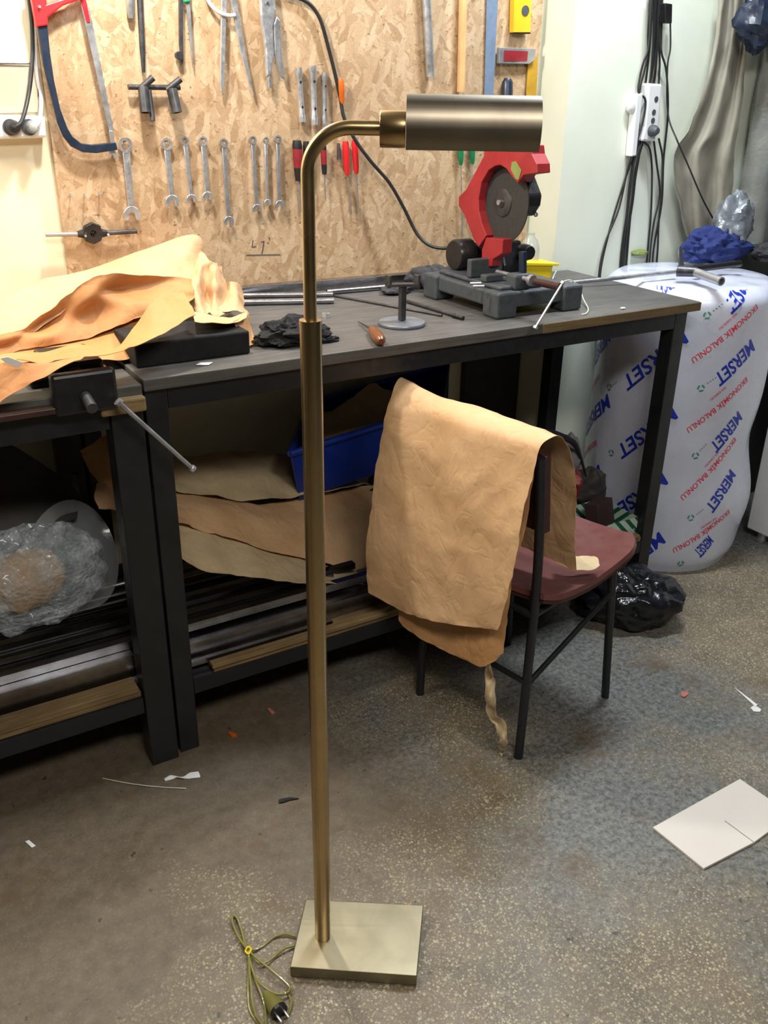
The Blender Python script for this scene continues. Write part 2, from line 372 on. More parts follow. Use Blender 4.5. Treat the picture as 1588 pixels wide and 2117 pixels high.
def crumple(G, amp, sc=6, seed=0, edge=0.0):
    R = len(G); Cn = len(G[0]); out = []
    for i in range(R):
        row = []
        for j in range(Cn):
            p = G[i][j]; a = G[min(i+1, R-1)][j]-G[max(i-1, 0)][j]; b = G[i][min(j+1, Cn-1)]-G[i][max(j-1, 0)]
            n = a.cross(b); n = n.normalized() if n.length > 1e-12 else Vector((0, 0, 1))
            q = p*sc + Vector((seed*3.3, seed*1.7, seed))
            v = noise.noise(q*.7)*1.0 + (abs(noise.noise(q*Vector((1.3, 1.3, .8)) if False else q*1.25))-.25)*-1.6 + (abs(noise.noise(q*2.9))-.25)*-.55
            d = n*(v*amp)
            if edge and (i in (0, R-1) or j in (0, Cn-1)): d = d + noise.noise_vector(p*38+Vector((seed, 0, 0)))*edge
            row.append(p + d)
        out.append(row)
    return out
def sheet(name, G, m, k=8, amp=.006, sc=7, seed=0, th=.0008, parent=None, edge=.003, label=None, cat=None, group=None):
    g = crumple(smoothgrid(G, k), amp, sc, seed, edge); b = MB(); b.grid(g, th)
    o = b.build(name, m, parent, smooth=True, angle=70); return setp(o, label, cat, group)
def blob(c, r, amp, sc, seed=0, nu=40, nv=26, flat=0.0, R=None, zmin=None):
    b = MB(); vs = []; c = Vector(c)
    for i in range(nv+1):
        th = PI*i/nv
        for j in range(nu):
            ph = 2*PI*j/nu; d = Vector((math.sin(th)*math.cos(ph), math.sin(th)*math.sin(ph), math.cos(th)))
            q = d*sc+Vector((seed*5.1, seed*2.3, seed)); s_ = 1+amp*(noise.noise(q)*1.1+(.25-abs(noise.noise(q*1.5)))*.9+(.2-abs(noise.noise(q*3.1+Vector((7, 3, 1)))))*.35)
            p = Vector((d.x*r[0], d.y*r[1], d.z*r[2]))*s_
            if R: p = R @ p
            p = c+p
            if zmin is not None and p.z < zmin: p.z = zmin
            vs.append(p)
    fs = [(i*nu+j, (i+1)*nu+j, (i+1)*nu+(j+1) % nu, i*nu+(j+1) % nu) for i in range(nv) for j in range(nu)]
    b.add(vs, fs); return b

# ================================================================== THE SETTING
YWALL = 2.317
MB().bx((-3.0, -2.5, -.05), (4.6, 2.6, 0)).build('floor', 'floor', base=(0, 0, 0))['kind'] = 'structure'
MB().bx((-3.0, YWALL, 0), (1.93, 2.6, 2.85)).build('wall_back', 'wall')['kind'] = 'structure'
MB().bx((1.93, 2.175, 0), (4.6, 2.6, 2.85)).build('wall_pillar', 'pillar')['kind'] = 'structure'
MB().bx((-3.1, -2.5, 0), (-3.0, 2.6, 2.85)).build('wall_left', 'dimwall')['kind'] = 'structure'
MB().bx((4.6, -2.5, 0), (4.7, 2.6, 2.85)).build('wall_right', 'dimwall')['kind'] = 'structure'
MB().bx((-3.1, -2.6, 0), (4.7, -2.5, 2.85)).build('wall_front', 'dimwall')['kind'] = 'structure'
MB().bx((-3.1, -2.6, 2.85), (4.7, 2.6, 2.92)).build('ceiling', 'dimwall')['kind'] = 'structure'
# OSB tool board
YB = 2.299
setp(MB().bx((0.495, YB, .90), (1.915, YWALL-.001, 2.12)).build('tool_board', 'osb', bevel=.001), 'large flaky strand board screwed to the wall behind the bench', 'board')
def W(x, y, off=0.0): return PY(x, y, YB-off)
def wp(b, pts, off, th): return b.prism([W(x, y, off+th) for x, y in pts], (0, th, 0))
def one(b, name, m, label, cat, group=None, **k): return setp(b.build(name, m, **k), label, cat, group)

# ================================================================== BENCHES
YF = 1.649
bt = thing('workbench', 'long black steel workbench with a worn grey board top', 'workbench', (1.2, 1.95, 0))
MB().prism([(.462, YF-.012, .876), (1.990, YF-.012, .876), (1.990, 2.170, .876), (1.926, 2.170, .876), (1.926, 2.298, .876), (.462, 2.298, .876)], (0, 0, .024)).build('tabletop', ['benchtop'], bt, bevel=.002)
MB().bx((1.44, YF-.0155, .877), (1.989, YF-.0125, .899)).build('raw_front_edge', 'benchedge', bt)['label'] = 'bare chipped wooden front edge'
for (xa, ya) in ((.487, YF+.0225), (1.937, YF+.0225), (.487, 2.26), (1.937, 2.14)):
    MB().bx((xa-.0225, ya-.0225, 0), (xa+.0225, ya+.0225, .8755)).build('leg', 'steel_leg', bt, bevel=.002)
for z0, z1 in ((.832, .875), (.150, .190)):
    MB().bx((.510, YF, z0), (1.914, YF+.04, z1)).build('front_rail', 'steel_black', bt, bevel=.002)
    MB().bx((.510, 2.238, z0), (1.90, 2.275, z1)).build('rear_rail', 'steel_black', bt, bevel=.002)
for xa in (.487, 1.937):
    MB().bx((xa-.02, YF+.046, .832), (xa+.02, 2.237 if xa < 1 else 2.116, .875)).build('side_rail', 'steel_black', bt, bevel=.002)
    MB().bx((xa-.02, YF+.046, .150), (xa+.02, 2.237 if xa < 1 else 2.116, .190)).build('side_rail', 'steel_black', bt, bevel=.002)
MB().bx((.56, YF+.002, .1905), (1.912, 2.235, .204)).build('lower_shelf', 'wood_board', bt, bevel=.001)
# second bench on the left
b2 = thing('workbench', 'second black steel workbench at the left edge under the big paper bag', 'workbench', (-.1, 1.95, 0))
MB().bx((-.75, YF-.012, .866), (.4585, 2.298, .892)).build('tabletop', 'benchtop', b2, bevel=.002)
for (xa, ya) in ((.424, YF+.016), (-.70, YF+.016), (.424, 2.26), (-.70, 2.26)):
    MB().bx((xa-.030, ya-.028, 0), (xa+.0315, ya+.028, .8655)).build('leg', 'steel_leg', b2, bevel=.002)
MB().bx((-.668, YF-.008, .812), (.392, YF+.035, .865)).build('front_rail', 'steel_black', b2, bevel=.002)
MB().bx((-.668, YF-.008, .147), (.392, YF+.035, .188)).build('front_rail', 'steel_black', b2, bevel=.002)
MB().bx((-.68, YF+.0, .1885), (.39, 2.25, .2015)).build('lower_shelf', 'wood_board', b2, bevel=.001)
one(MB().bx((.372, YF-.035, .846), (.4575, YF-.0125, .874)), 'wooden_block', 'wood_board', 'small pale wooden block wedged at the corner where the two benches meet', 'block', bevel=.004)

# ================================================================== FLOOR LAMP
L0 = Vector((.509, 1.020, 0)); ang = math.radians(-32.5); E1 = Vector((math.cos(ang), math.sin(ang), 0)); E2 = Vector((-E1.y, E1.x, 0))
lamp = thing('floor_lamp', 'tall antique brass floor lamp with a square base and cylinder shade', 'lamp', L0)
corners = [Vector((.430, .992, 0)), Vector((.610, .866, 0)), Vector((.701, .984, 0)), Vector((.518, 1.107, 0))]
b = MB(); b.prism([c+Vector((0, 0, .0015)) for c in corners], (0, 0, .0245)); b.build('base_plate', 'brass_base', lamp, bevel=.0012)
MB().tube([L0+Vector((0, 0, .0265)), L0+Vector((0, 0, 1.134))], .0143, 32).build('lower_pole', 'brass_pole', lamp, smooth=True)
MB().lathe([(.0146, 0), (.0146, .006), (.0085, .0065)], L0+Vector((0, 0, 1.130)), n=32).build('pole_sleeve', 'brass_pole', lamp, smooth=True)
zA = 1.3615; R_ = .052; pts = [L0+Vector((0, 0, 1.12)), L0+Vector((0, 0, zA-R_))]
for k in range(1, 15):
    a = PI/2*k/15; pts.append(L0+E1*(R_-R_*math.cos(a))+Vector((0, 0, zA-R_+R_*math.sin(a))))
pts += [L0+E1*R_+Vector((0, 0, zA)), L0+E1*.088+Vector((0, 0, zA))]
MB().tube(pts, .0083, 24).build('curved_arm', 'brass_x', lamp, smooth=True)
hz = Vector((0, 0, 1.3605))
MB().lathe([(.0085, .0855), (.0195, .0858), (.0203, .0868), (.0203, .1150), (.0195, .1155), (.0, .1155)], L0+hz, E1, 36).build('socket_collar', 'brass_x', lamp, smooth=True)
hs = Vector((0, 0, 1.3650)); ro = .0318
b = MB(); g0 = []
# open-bottomed cylinder: shell, left cap and right cap
nn = 40; a0 = math.radians(-50); a1 = math.radians(230)
def ringpt(h, r, a): return L0+hs+E1*h+E2*(-r*math.cos(a))+Vector((0, 0, r*math.sin(a)))
b.grid([[ringpt(h, ro, a0+(a1-a0)*j/nn) for j in range(nn+1)] for h in (.1160, .2690)], .0015)
for h in (.1160, .2680):
    b.prism([ringpt(h, ro, a0+(a1-a0)*j/nn) for j in range(nn+1)], E1*.0012)
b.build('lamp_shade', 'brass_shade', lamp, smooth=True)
MB().lathe([(0, .118), (.010, .118), (.010, .150), (.014, .165), (.014, .23), (0, .245)], L0+hs, E1, 20).build('bulb', 'white', lamp, smooth=True)
# cord
def fl(x, y, z=.004): return PZ(x, y, z)
cords = [[(612, 1937), (590, 1931), (566, 1938), (545, 1955), (528, 1963), (513, 1964)],
         [(608, 1952), (590, 1960), (570, 1975), (553, 1988), (535, 1990), (518, 1972)],
         [(512, 1964), (495, 1940), (481, 1908), (482, 1893), (491, 1899), (500, 1925), (513, 1964), (560, 2005), (597, 2038), (594, 2052), (572, 2055), (545, 2040), (528, 2020), (516, 1985), (513, 1966)],
         [(511, 1962), (488, 1925), (480, 1900), (487, 1893), (497, 1915), (511, 1964), (514, 2000), (513, 2050), (517, 2090), (538, 2122)],
         [(514, 1966), (520, 2000), (530, 2030), (542, 2060), (548, 2085), (550, 2122)],
         [(514, 1968), (516, 2010), (520, 2045), (522, 2070), (530, 2100), (548, 2125)],
         [(594, 2050), (602, 2070), (598, 2092), (588, 2105)]]
lc = None; b = MB()
for q, c in enumerate(cords):
    P_ = [fl(x, y, .0035+.0035*(q % 3)+.002*math.sin(i*1.7+q)) for i, (x, y) in enumerate(c)]
    if q < 2: P_[0].z = .0048
    b.tube(P_, .0022, 8, smooth=8)
b.build('power_cord', 'cord', lamp, smooth=True)
b = MB(); P0 = fl(549, 2052, .010); P1 = fl(575, 2088, .012); b.tube([P0, P0.lerp(P1, .3), P0.lerp(P1, .7), P1], [.005, .009, .014, .0155], 14)
pl = b.build('plug', 'cord', lamp, smooth=True); pl['label'] = 'translucent olive plug'
b = MB(); P2 = P1+(P1-P0).normalized()*.006; b.cyl(P1, P2, .0150); b.build('plug_face', 'blackplastic', pl, smooth=True)
dd = (P1-P0).normalized(); sd = dd.cross(Vector((0, 0, 1))).normalized()
for sg in (-1, 1): MB().cyl(P2+sd*.007*sg, P2+dd*.017+sd*.007*sg, .0022, n=10).build('plug_pin', 'chrome', pl, smooth=True)
MB().tube([fl(507, 1967, .012), fl(512, 1958, .016), fl(519, 1962, .013), fl(514, 1972, .012), fl(507, 1967, .012)], .0018, 8, smooth=4).build('wire_tie', 'yellow', lamp, smooth=True)

# ================================================================== CHAIR
A0 = Vector((1.137, 1.243, 0)); EX = Vector((.979, .204, 0)); EY = Vector((-.204, .979, 0))
def ch(x, y, z): return A0+EX*x+EY*y+Vector((0, 0, z))
chair = thing('chair', 'small old chair with a maroon plywood seat and black tube frame', 'chair', ch(.17, .16, 0))
for y in (0, .325):
    yy = y; MB().tube([ch(0, yy, 0), ch(.005, yy, .42), ch(-.005, yy, .60), ch(-.022, yy, .755)], .0105, 12, smooth=6).build('rear_leg', 'steel_black', chair, smooth=True)
    MB().tube([ch(.348, yy, 0), ch(.318, yy+(.012 if y == 0 else -.012), .395)], .0105, 12).build('front_leg', 'steel_black', chair, smooth=True)
    MB().tube([ch(.002, yy, .20), ch(.325, yy+(.008 if y == 0 else -.008), .315)], .0065, 10).build('stretcher', 'steel_black', chair, smooth=True)
    MB().tube([ch(.0, yy, .385), ch(.318, yy+(.012 if y == 0 else -.012), .395)], .009, 10).build('seat_rail', 'steel_black', chair, smooth=True)
MB().tube([ch(.0, 0, .21), ch(.0, .325, .21)], .007, 10).build('stretcher', 'steel_black', chair, smooth=True)
MB().tube([ch(.0, 0, .385), ch(.0, .325, .385)], .008, 10).build('seat_rail', 'steel_black', chair, smooth=True)
# seat: curved plywood shell
def seatz(u, v): # u depth 0..1, v width 0..1
    return .405+.040*(abs(u-.40)/.60)**2+.018*(2*v-1)**2
G = []
for i in range(21):
    row = []; u = i/20
    for j in range(21):
        v = j/20; su = max(0, u-.80)/.20; sb = max(0, .12-u)/.12
        hw = .195*math.sqrt(max(.0, 1-.30*su**3))*(1-.08*sb**2)
        row.append(ch(.012+u*.365-.012*(2*v-1)**2*(1 if u > .5 else 0), .1625+(2*v-1)*hw, seatz(u, v)))
    G.append(row)
b = MB(); b.grid([list(r) for r in G], -.013); b.build('seat', 'maroon', chair, smooth=True, angle=50)
b = MB(); b.grid([[p+Vector((0, 0, -.0125)) for p in r] for r in G], .0018 if False else -.010); b.build('seat_underside', 'maroondark', chair, smooth=True)['label'] = 'dark brown underside ply'
G = []
for i in range(9):
    t = i/8; row = []
    for j in range(17):
        v = j/16; row.append(ch(.022-.022*t+.018*(1-(2*v-1)**2)-.004, -.012+v*.349, .585+.175*t+(.010*(1-(2*v-1)**4)*(1 if i > 4 else -1))*abs(2*t-1)))
    G.append(row)
b = MB(); b.grid(G, .016); b.build('backrest', 'maroondark', chair, smooth=True, bevel=.003)

# paper draped over the backrest
def cp(x, y, t): return PP(x, y, A0+EX*t, EX)
rows = []
ss = [.43, .30, .20, .10, -.012]
rows.append([ch(.092+.010*i, s, .450+.006*(4-i)) for i, s in enumerate(ss)])
rows.append([ch(.106, s, .54) for s in ss])
rows.append([ch(.086, s, .66) for s in ss])
rows.append([ch(.052, s, .755) for s in ss])
rows.append([ch(.012, s+.004, .795+(.016 if i == 0 else 0)) for i, s in enumerate(ss)])
T = [(-.035, [(808, 832), (880, 848), (960, 872), (1060, 904), (1119, 922)]),
     (-.052, [(797, 880), (872, 900), (950, 930), (1040, 960), (1101, 985)]),
     (-.066, [(782, 960), (860, 985), (940, 1010), (1020, 1030), (1086, 1045)]),
     (-.078, [(767, 1060), (840, 1085), (920, 1110), (1000, 1130), (1072, 1130)]),
     (-.086, [(757, 1150), (830, 1180), (900, 1205), (980, 1225), (1052, 1220)]),
     (-.088, [(764, 1225), (820, 1258), (880, 1280), (960, 1295), (1030, 1303)])]
for t, px in T: rows.append([cp(x, y, t+.008*math.sin(i*2.1)) for i, (x, y) in enumerate(px)])
pap = thing('draped_paper', 'large sheet of brown kraft paper draped over the chair back', 'paper', ch(-.05, .2, .40))
sheet('outer_sheet', rows, 'kraft', 12, .0075, 5, 3, .0008, pap, edge=.003)
T2 = [(-.030, [(900, 960), (960, 985), (1020, 1000), (1070, 1010), (1110, 960)]),
      (-.040, [(850, 1090), (910, 1120), (970, 1140), (1040, 1120), (1083, 1090)]),
      (-.050, [(830, 1190), (890, 1220), (960, 1250), (1020, 1250), (1060, 1200)]),
      (-.055, [(826, 1270), (880, 1300), (940, 1320), (1000, 1330), (1048, 1290)]),
      (-.055, [(834, 1292), (880, 1325), (940, 1353), (1002, 1376), (1041, 1352)])]
sheet('inner_sheet', [[cp(x, y, t) for x, y in px] for t, px in T2], 'kraftdark', 10, .005, 7, 9, .0008, pap)
tl = [(1008, 1370), (1012, 1400), (1014, 1440), (1020, 1480), (1035, 1505), (1042, 1530), (1040, 1552), (1036, 1560)]
G = []
for i, (x, y) in enumerate(tl):
    t = -.055+.03*(i/7); wd = [10, 16, 18, 20, 18, 12, 12, 8][i]
    G.append([cp(x-wd/2, y+3*math.sin(i*3), t), cp(x, y, t+.012*math.sin(i*2.3)), cp(x+wd/2, y-3, t)])
for r in G:
    for p in r: p.z = max(p.z, .003)
sheet('torn_strip', G, 'kraftpale', 6, .006, 22, 5, .0008, pap, edge=.004)['label'] = 'pale torn strip hanging to the floor'
G = [[PZ(x, y, .452+.003*j) for x, y in r] for j, r in enumerate([[(1150, 1165), (1190, 1178), (1222, 1178), (1242, 1170)], [(1150, 1150), (1185, 1160), (1210, 1162), (1236, 1156)], [(1150, 1140), (1185, 1150), (1205, 1149), (1228, 1151)]])]
sheet('flat_corner', G, 'kraftpale', 5, .003, 14, 2, .0008, pap)

# ================================================================== ROLL OF BUBBLE FOIL
RC = Vector((2.262, 1.905, 0)); RR = .262; RH = .905
def rollR(a, z):
    t = z/RH; r = RR*(1+.010*noise.noise(Vector((math.cos(a)*2.2, math.sin(a)*2.2, z*4)))+.006*noise.noise(Vector((math.cos(a)*6, math.sin(a)*6, z*9))))
    fr = max(0, math.cos(a-(-.95)))**6; r += .020*fr*math.exp(-((z-.22)/.10)**2)-.014*fr*math.exp(-((z-.42)/.09)**2)-.02*math.exp(-(z/.03)**2)
    if t > .955: r -= .035*((t-.955)/.045)**2
    return r
def rollP(a, z, off=0.0): r = rollR(a, z)+off; return Vector((RC.x+math.cos(a)*r, RC.y+math.sin(a)*r, z))
def rollHit(x, y, off=0.0):
    d = ray(x, y); r = RR+off; ox, oy = CAM.x-RC.x, CAM.y-RC.y
    A = d.x**2+d.y**2; B = 2*(ox*d.x+oy*d.y); Cc = ox*ox+oy*oy-r*r; D = B*B-4*A*Cc
    if D < 0: D = 0
    t = (-B-math.sqrt(D))/(2*A); p = CAM+d*t; return math.atan2(p.y-RC.y, p.x-RC.x), p.z
roll = thing('foil_roll', 'tall white roll of printed bubble foil standing at the bench end', 'roll', RC)
b = MB(); vs = []; fs = []; nu = 120; nv = 60
for i in range(nv+1):
    for j in range(nu): vs.append(rollP(2*PI*j/nu, RH*i/nv))
for i in range(nv):
    for j in range(nu): fs.append((i*nu+j, i*nu+(j+1) % nu, (i+1)*nu+(j+1) % nu, (i+1)*nu+j))
base = len(vs); rings = 8
for k in range(1, rings+1):
    s_ = 1-k/rings
    for j in range(nu):
        a = 2*PI*j/nu; r = rollR(a, RH)*s_; vs.append(Vector((RC.x+math.cos(a)*r, RC.y+math.sin(a)*r, RH+.012*(1-s_)+.006*noise.noise(Vector((math.cos(a)*r*14, math.sin(a)*r*14, 3))))))
for k in range(rings):
    o0 = nv*nu if k == 0 else base+(k-1)*nu; o1 = base+k*nu
    for j in range(nu): fs.append((o0+j, o0+(j+1) % nu, o1+(j+1) % nu, o1+j))
b.add(vs, fs); film = b.build('film_wrap', 'rollwhite', roll, smooth=True, angle=80)
# printed lettering wrapped on the film
def textmesh(s, bold=0.0, shear=0.0, xs=1.0):
    cu = bpy.data.curves.new('lettering', 'FONT'); cu.body = s; cu.size = 1.0; cu.offset = bold; cu.shear = shear; cu.resolution_u = 3
    o = bpy.data.objects.new('lettering', cu); COL.objects.link(o); dg = bpy.context.evaluated_depsgraph_get(); me = bpy.data.meshes.new_from_object(o.evaluated_get(dg))
    v = [(p.co.x*xs, p.co.y) for p in me.vertices]; f = [tuple(p.vertices) for p in me.polygons]
    bpy.data.objects.remove(o); bpy.data.curves.remove(cu); bpy.data.meshes.remove(me); return v, f
def wrap(b, tm, p_start, p_end, hgt, slot, off=.0016):
    # reading direction runs from p_start to p_end (pixels on the film); letters stand to the left of it
    a0_, z0 = rollHit(*p_start); a1_, z1 = rollHit(*p_end); v, f = tm
    x0 = min(p[0] for p in v); x1 = max(p[0] for p in v); y0 = min(p[1] for p in v); y1 = max(p[1] for p in v)
    du = (a1_-a0_)*RR; dz = z1-z0; L = math.hypot(du, dz); ux, uz = du/L, dz/L; vx, vz = -uz, ux
    k = b.k; b.k = slot; vs = []
    for (x, y) in v:
        s_ = (x-x0)/(x1-x0)*L; t_ = ((y-y0)/(y1-y0)-.5)*hgt; u = s_*ux+t_*vx; z = z0+s_*uz+t_*vz; vs.append(rollP(a0_+u/RR, max(.003, min(z, RH-.001)), off))
    b.add(vs, f); b.k = k
TB = textmesh('MERSET', .022, .2); TRD = textmesh('EKONOM\u0130K BALONLU', .012, .1); TS = textmesh('M\u00dcH. KABARCIKLI', .0, .2); TD = textmesh('- - - -', .01)
b = MB()
for p, q in [((1578, 563), (1504, 640)), ((1558, 710), (1480, 789)), ((1532, 856), (1474, 930)), ((1516, 974), (1464, 1055)), ((1470, 1112), (1440, 1146)), ((1420, 690), (1291, 797)), ((1398, 848), (1279, 938)), ((1378, 985), (1262, 1068)), ((1262, 690), (1200, 745)), ((1262, 826), (1192, 888)), ((1244, 972), (1185, 1025)), ((1396, 574), (1350, 604)), ((1372, 1108), (1268, 1182))]:
    b = MB(); wrap(b, TB, p, q, .044, 0); b.build('printed_word', 'printblue', film)
for p, q in [((1567, 634), (1432, 748)), ((1545, 784), (1422, 892)), ((1523, 908), (1410, 1032)), ((1504, 1056), (1392, 1140)), ((1512, 545), (1440, 596)), ((1240, 778), (1203, 812)), ((1236, 916), (1198, 948))]:
    b = MB(); wrap(b, TRD, p, q, .024, 0); b.build('printed_line', 'printred', film)
for p, q in [((1524, 648), (1487, 682)), ((1500, 800), (1468, 828)), ((1487, 935), (1458, 966)), ((1480, 1070), (1448, 1092))]:
    b = MB(); wrap(b, TS, p, q, .010, 0); b.build('small_print', 'printred', film)
for p, q in [((1494, 628), (1474, 643)), ((1480, 780), (1462, 792)), ((1460, 918), (1447, 932)), ((1453, 1052), (1440, 1063)), ((1276, 790), (1264, 799))]:
    b = MB(); wrap(b, TD, p, q, .004, 0); b.build('printed_dashes', 'printgrey', film)
def logo(x, y):
    a, z = rollHit(x, y); b = MB(); s_ = .011
    for i in range(3):   # three bent arrows in a ring
        an0 = 2*PI*i/3; vs = []
        for j in range(7):
            an = an0+j/6*1.5
            for r in (s_*.55, s_): vs.append(rollP(a+math.cos(an)*r/RR, z+math.sin(an)*r, .0016))
        b.add(vs, [(2*j, 2*j+1, 2*j+3, 2*j+2) for j in range(6)])
    b.build('printed_logo', 'printgreen', film)
for x, y in [(1462, 652), (1449, 802), (1438, 942), (1428, 1070), (1261, 800), (1264, 936), (1408, 1166)]: logo(x, y)

# ================================================================== CHOP SAW
saw = thing('chop_saw', 'red cut-off saw with a black disc on a grey cast base', 'saw', (1.48, 1.85, .9))
bx0, bx1, by0, by1 = 1.366, 1.622, 1.722, 2.03
b = MB(); b.bx((bx0, by0, .924), (bx1, by1, .962)); b.bx((bx0+.02, by0+.02, .9625), (bx1-.10, by1-.02, .974))
b.build('base_casting', 'castgrey', saw, bevel=.006, seg=3)
for (xa, ya) in ((bx0+.028, by0+.028), (bx1-.022, by0+.022), (bx0+.022, by1-.022), (bx1-.022, by1-.022)):
    MB().bx((xa-.031, ya-.031, .9005), (xa+.031, ya+.031, .964)).build('foot', 'castgrey', saw, bevel=.006)
MB().bx((1.385, 1.865, .975), (1.49, 1.883, 1.020)).build('fence', 'castgrey', saw, bevel=.003)
MB().bx((1.385, 1.80, .9745), (1.44, 1.825, .9915)).build('clamp_jaw', 'castgrey', saw, bevel=.003)
MB().bx((1.425, 1.735, .962), (1.475, 1.775, 1.000)).build('screw_block', 'castgrey', saw, bevel=.006)
s0 = PX(1028, 562, 1.45); s1 = PX(1100, 580, 1.45); s2 = PX(1108, 582, 1.45); s3 = PX(1158, 593, 1.45)
MB().tube([s0, s1], .0060, 12).build('clamp_screw', 'steel', saw, smooth=True)
MB().tube([s2, s2.lerp(s3, .5), s3], [.0085, .0095, .0090], 14).build('screw_handle', 'maroondark', saw, smooth=True)
MB().lathe([(.013, -.004), (.013, .008), (.008, .010)], s1, (0, 1, 0), 18).build('collar_nut', 'steel', saw, smooth=True)
e0 = PX(1163, 585, 1.455); e1 = PZ(1107, 677, .906)
b = MB(); b.tube([e0, e1], .0030, 10); b.lathe([(0, -.005), (.006, -.003), (.006, .003), (0, .005)], e1, (e1-e0), 14); b.lathe([(0, -.005), (.006, -.003), (.006, .003), (0, .005)], e0, (e1-e0), 14)
b.build('lever', 'chrome', saw, smooth=True)
XD = 1.470
def X(x, y, o=0.0): return PX(x, y, XD+o)
guard = [(1002, 300), (1000, 322), (963, 392), (948, 407), (948, 426), (960, 445), (979, 495), (989, 511), (1006, 487), (996, 462), (990, 437), (989, 413), (995, 378), (1010, 352), (1024, 343), (1034, 341), (1047, 349), (1058, 365), (1070, 378), (1082, 362), (1111, 358), (1110, 339), (1100, 318), (1098, 300)]
MB().prism([X(x, y, -.024) for x, y in guard], (.040, 0, 0)).build('blade_guard', 'red', saw, bevel=.002)
plate = [(1002, 300), (948, 407), (948, 426), (979, 495), (989, 511), (1030, 480), (1060, 460), (1075, 400), (1095, 352), (1098, 300)]
MB().prism([X(x, y, 0)+Vector((.017, 0, 0)) for x, y in plate], (.008, 0, 0)).build('guard_back_plate', 'blackplastic', saw, bevel=.001)
DC = PX(1041, 418, XD)
MB().lathe([(0, -.0015), (.098, -.0015), (.098, .0015), (0, .0015)], DC, (1, 0, 0), 64).build('cutting_disc', 'disc', saw, smooth=True)
MB().lathe([(0, -.010), (.012, -.010), (.013, -.007), (.026, -.006), (.034, -.004), (.035, -.0017), (0, -.0017)], DC, (1, 0, 0), 36).build('disc_flange', 'darksteel', saw, smooth=True)
MB().lathe([(0, -.017), (.007, -.017), (.007, -.011), (0, -.011)], DC, (1, 0, 0), 6).build('flange_bolt', 'steel', saw)
wedge = [(1005, 491), (1040, 495), (1038, 524), (1018, 537), (1016, 551), (995, 551), (996, 516)]
MB().prism([X(x, y, -.030) for x, y in wedge], (.030, 0, 0)).build('lower_guard', 'red', saw, bevel=.002)
mot = [(1066, 330), (1097, 345), (1108, 366), (1122, 403), (1119, 425), (1106, 446), (1094, 446), (1066, 440)]
MB().prism([X(x, y, .130) for x, y in mot], (-.09, 0, 0)).build('motor_housing', 'blackplastic', saw, bevel=.006)
MB().lathe([(.0035, -.002), (.0065, -.002), (.0065, .002), (.0035, .002), (.0035, -.002)], X(1108, 443, .128), (1, 0, 0), 16, caps=False).build('hanging_ring', 'steel', saw, smooth=True)
tag_ = [(1058, 335), (1066, 333), (1078, 352), (1072, 372), (1066, 370), (1056, 350)]
MB().prism([X(x, y, -.0255) for x, y in tag_], (.001, 0, 0)).build('warning_sticker', 'olive', saw)
b = MB(); b.prism([X(x, y, .085) for x, y in [(1045, 492), (1078, 496), (1086, 545), (1086, 580), (1050, 590), (1040, 545)]], (-.07, 0, 0))
b.build('hinge_block', 'blackplastic', saw, bevel=.006)
MB().lathe([(0, -.02), (.017, -.02), (.020, -.012), (.020, .012), (.016, .02), (0, .02)], X(1086, 521, .07), (0, 1, 0), 10).build('locking_knob', 'blackplastic', saw, smooth=True)
MB().prism([X(x, y, -.012) for x, y in [(1072, 520), (1082, 520), (1082, 565), (1072, 565)]], (.012, 0, 0)).build('hinge_arm', 'navy', saw, bevel=.002)
for k in range(5):
    MB().lathe([(.030-.003*abs(k-2), -.008), (.033-.003*abs(k-2), 0), (.030-.003*abs(k-2), .008)], Vector((1.484+.014*k, 1.985, 1.012)), (1, 0, 0), 30).build('spring_coil', 'blackplastic', saw, smooth=True)
b = MB(); b.lathe([(0, 0), (.036, 0), (.040, .006), (.040, .05), (.034, .056), (0, .056)], (1.415, 1.985, 1.012), (1, 0, 0), 36); b.build('pivot_housing', 'blackplastic', saw, smooth=True)
for x, y in ((982, 586), (988, 592)):
    q = PZ(x, y, .978); MB().tube([q-Vector((.012, -.004, 0)), q+Vector((.014, -.006, 0))], .0035, 10).build('clamp_bolt', 'steel', saw, smooth=True)
# the saw's cable over the tool board
cb = [(585, -14, .012), (612, -6, .012), (640, 8, .012), (662, 40, .012), (678, 95, .012), (692, 150, .012), (704, 205, .014), (712, 245, .02), (735, 290, .03), (768, 335, .04), (805, 378, .05), (835, 430, .06), (862, 483, .08), (890, 508, .11), (925, 513, .15), (962, 502, .2)]
P_ = [W(x, y, o) for x, y, o in cb]; P_.append(Vector((1.47, 2.03, 1.02)))
MB().tube(P_, .0048, 10, smooth=6).build('power_cable', 'cable', saw, smooth=True)

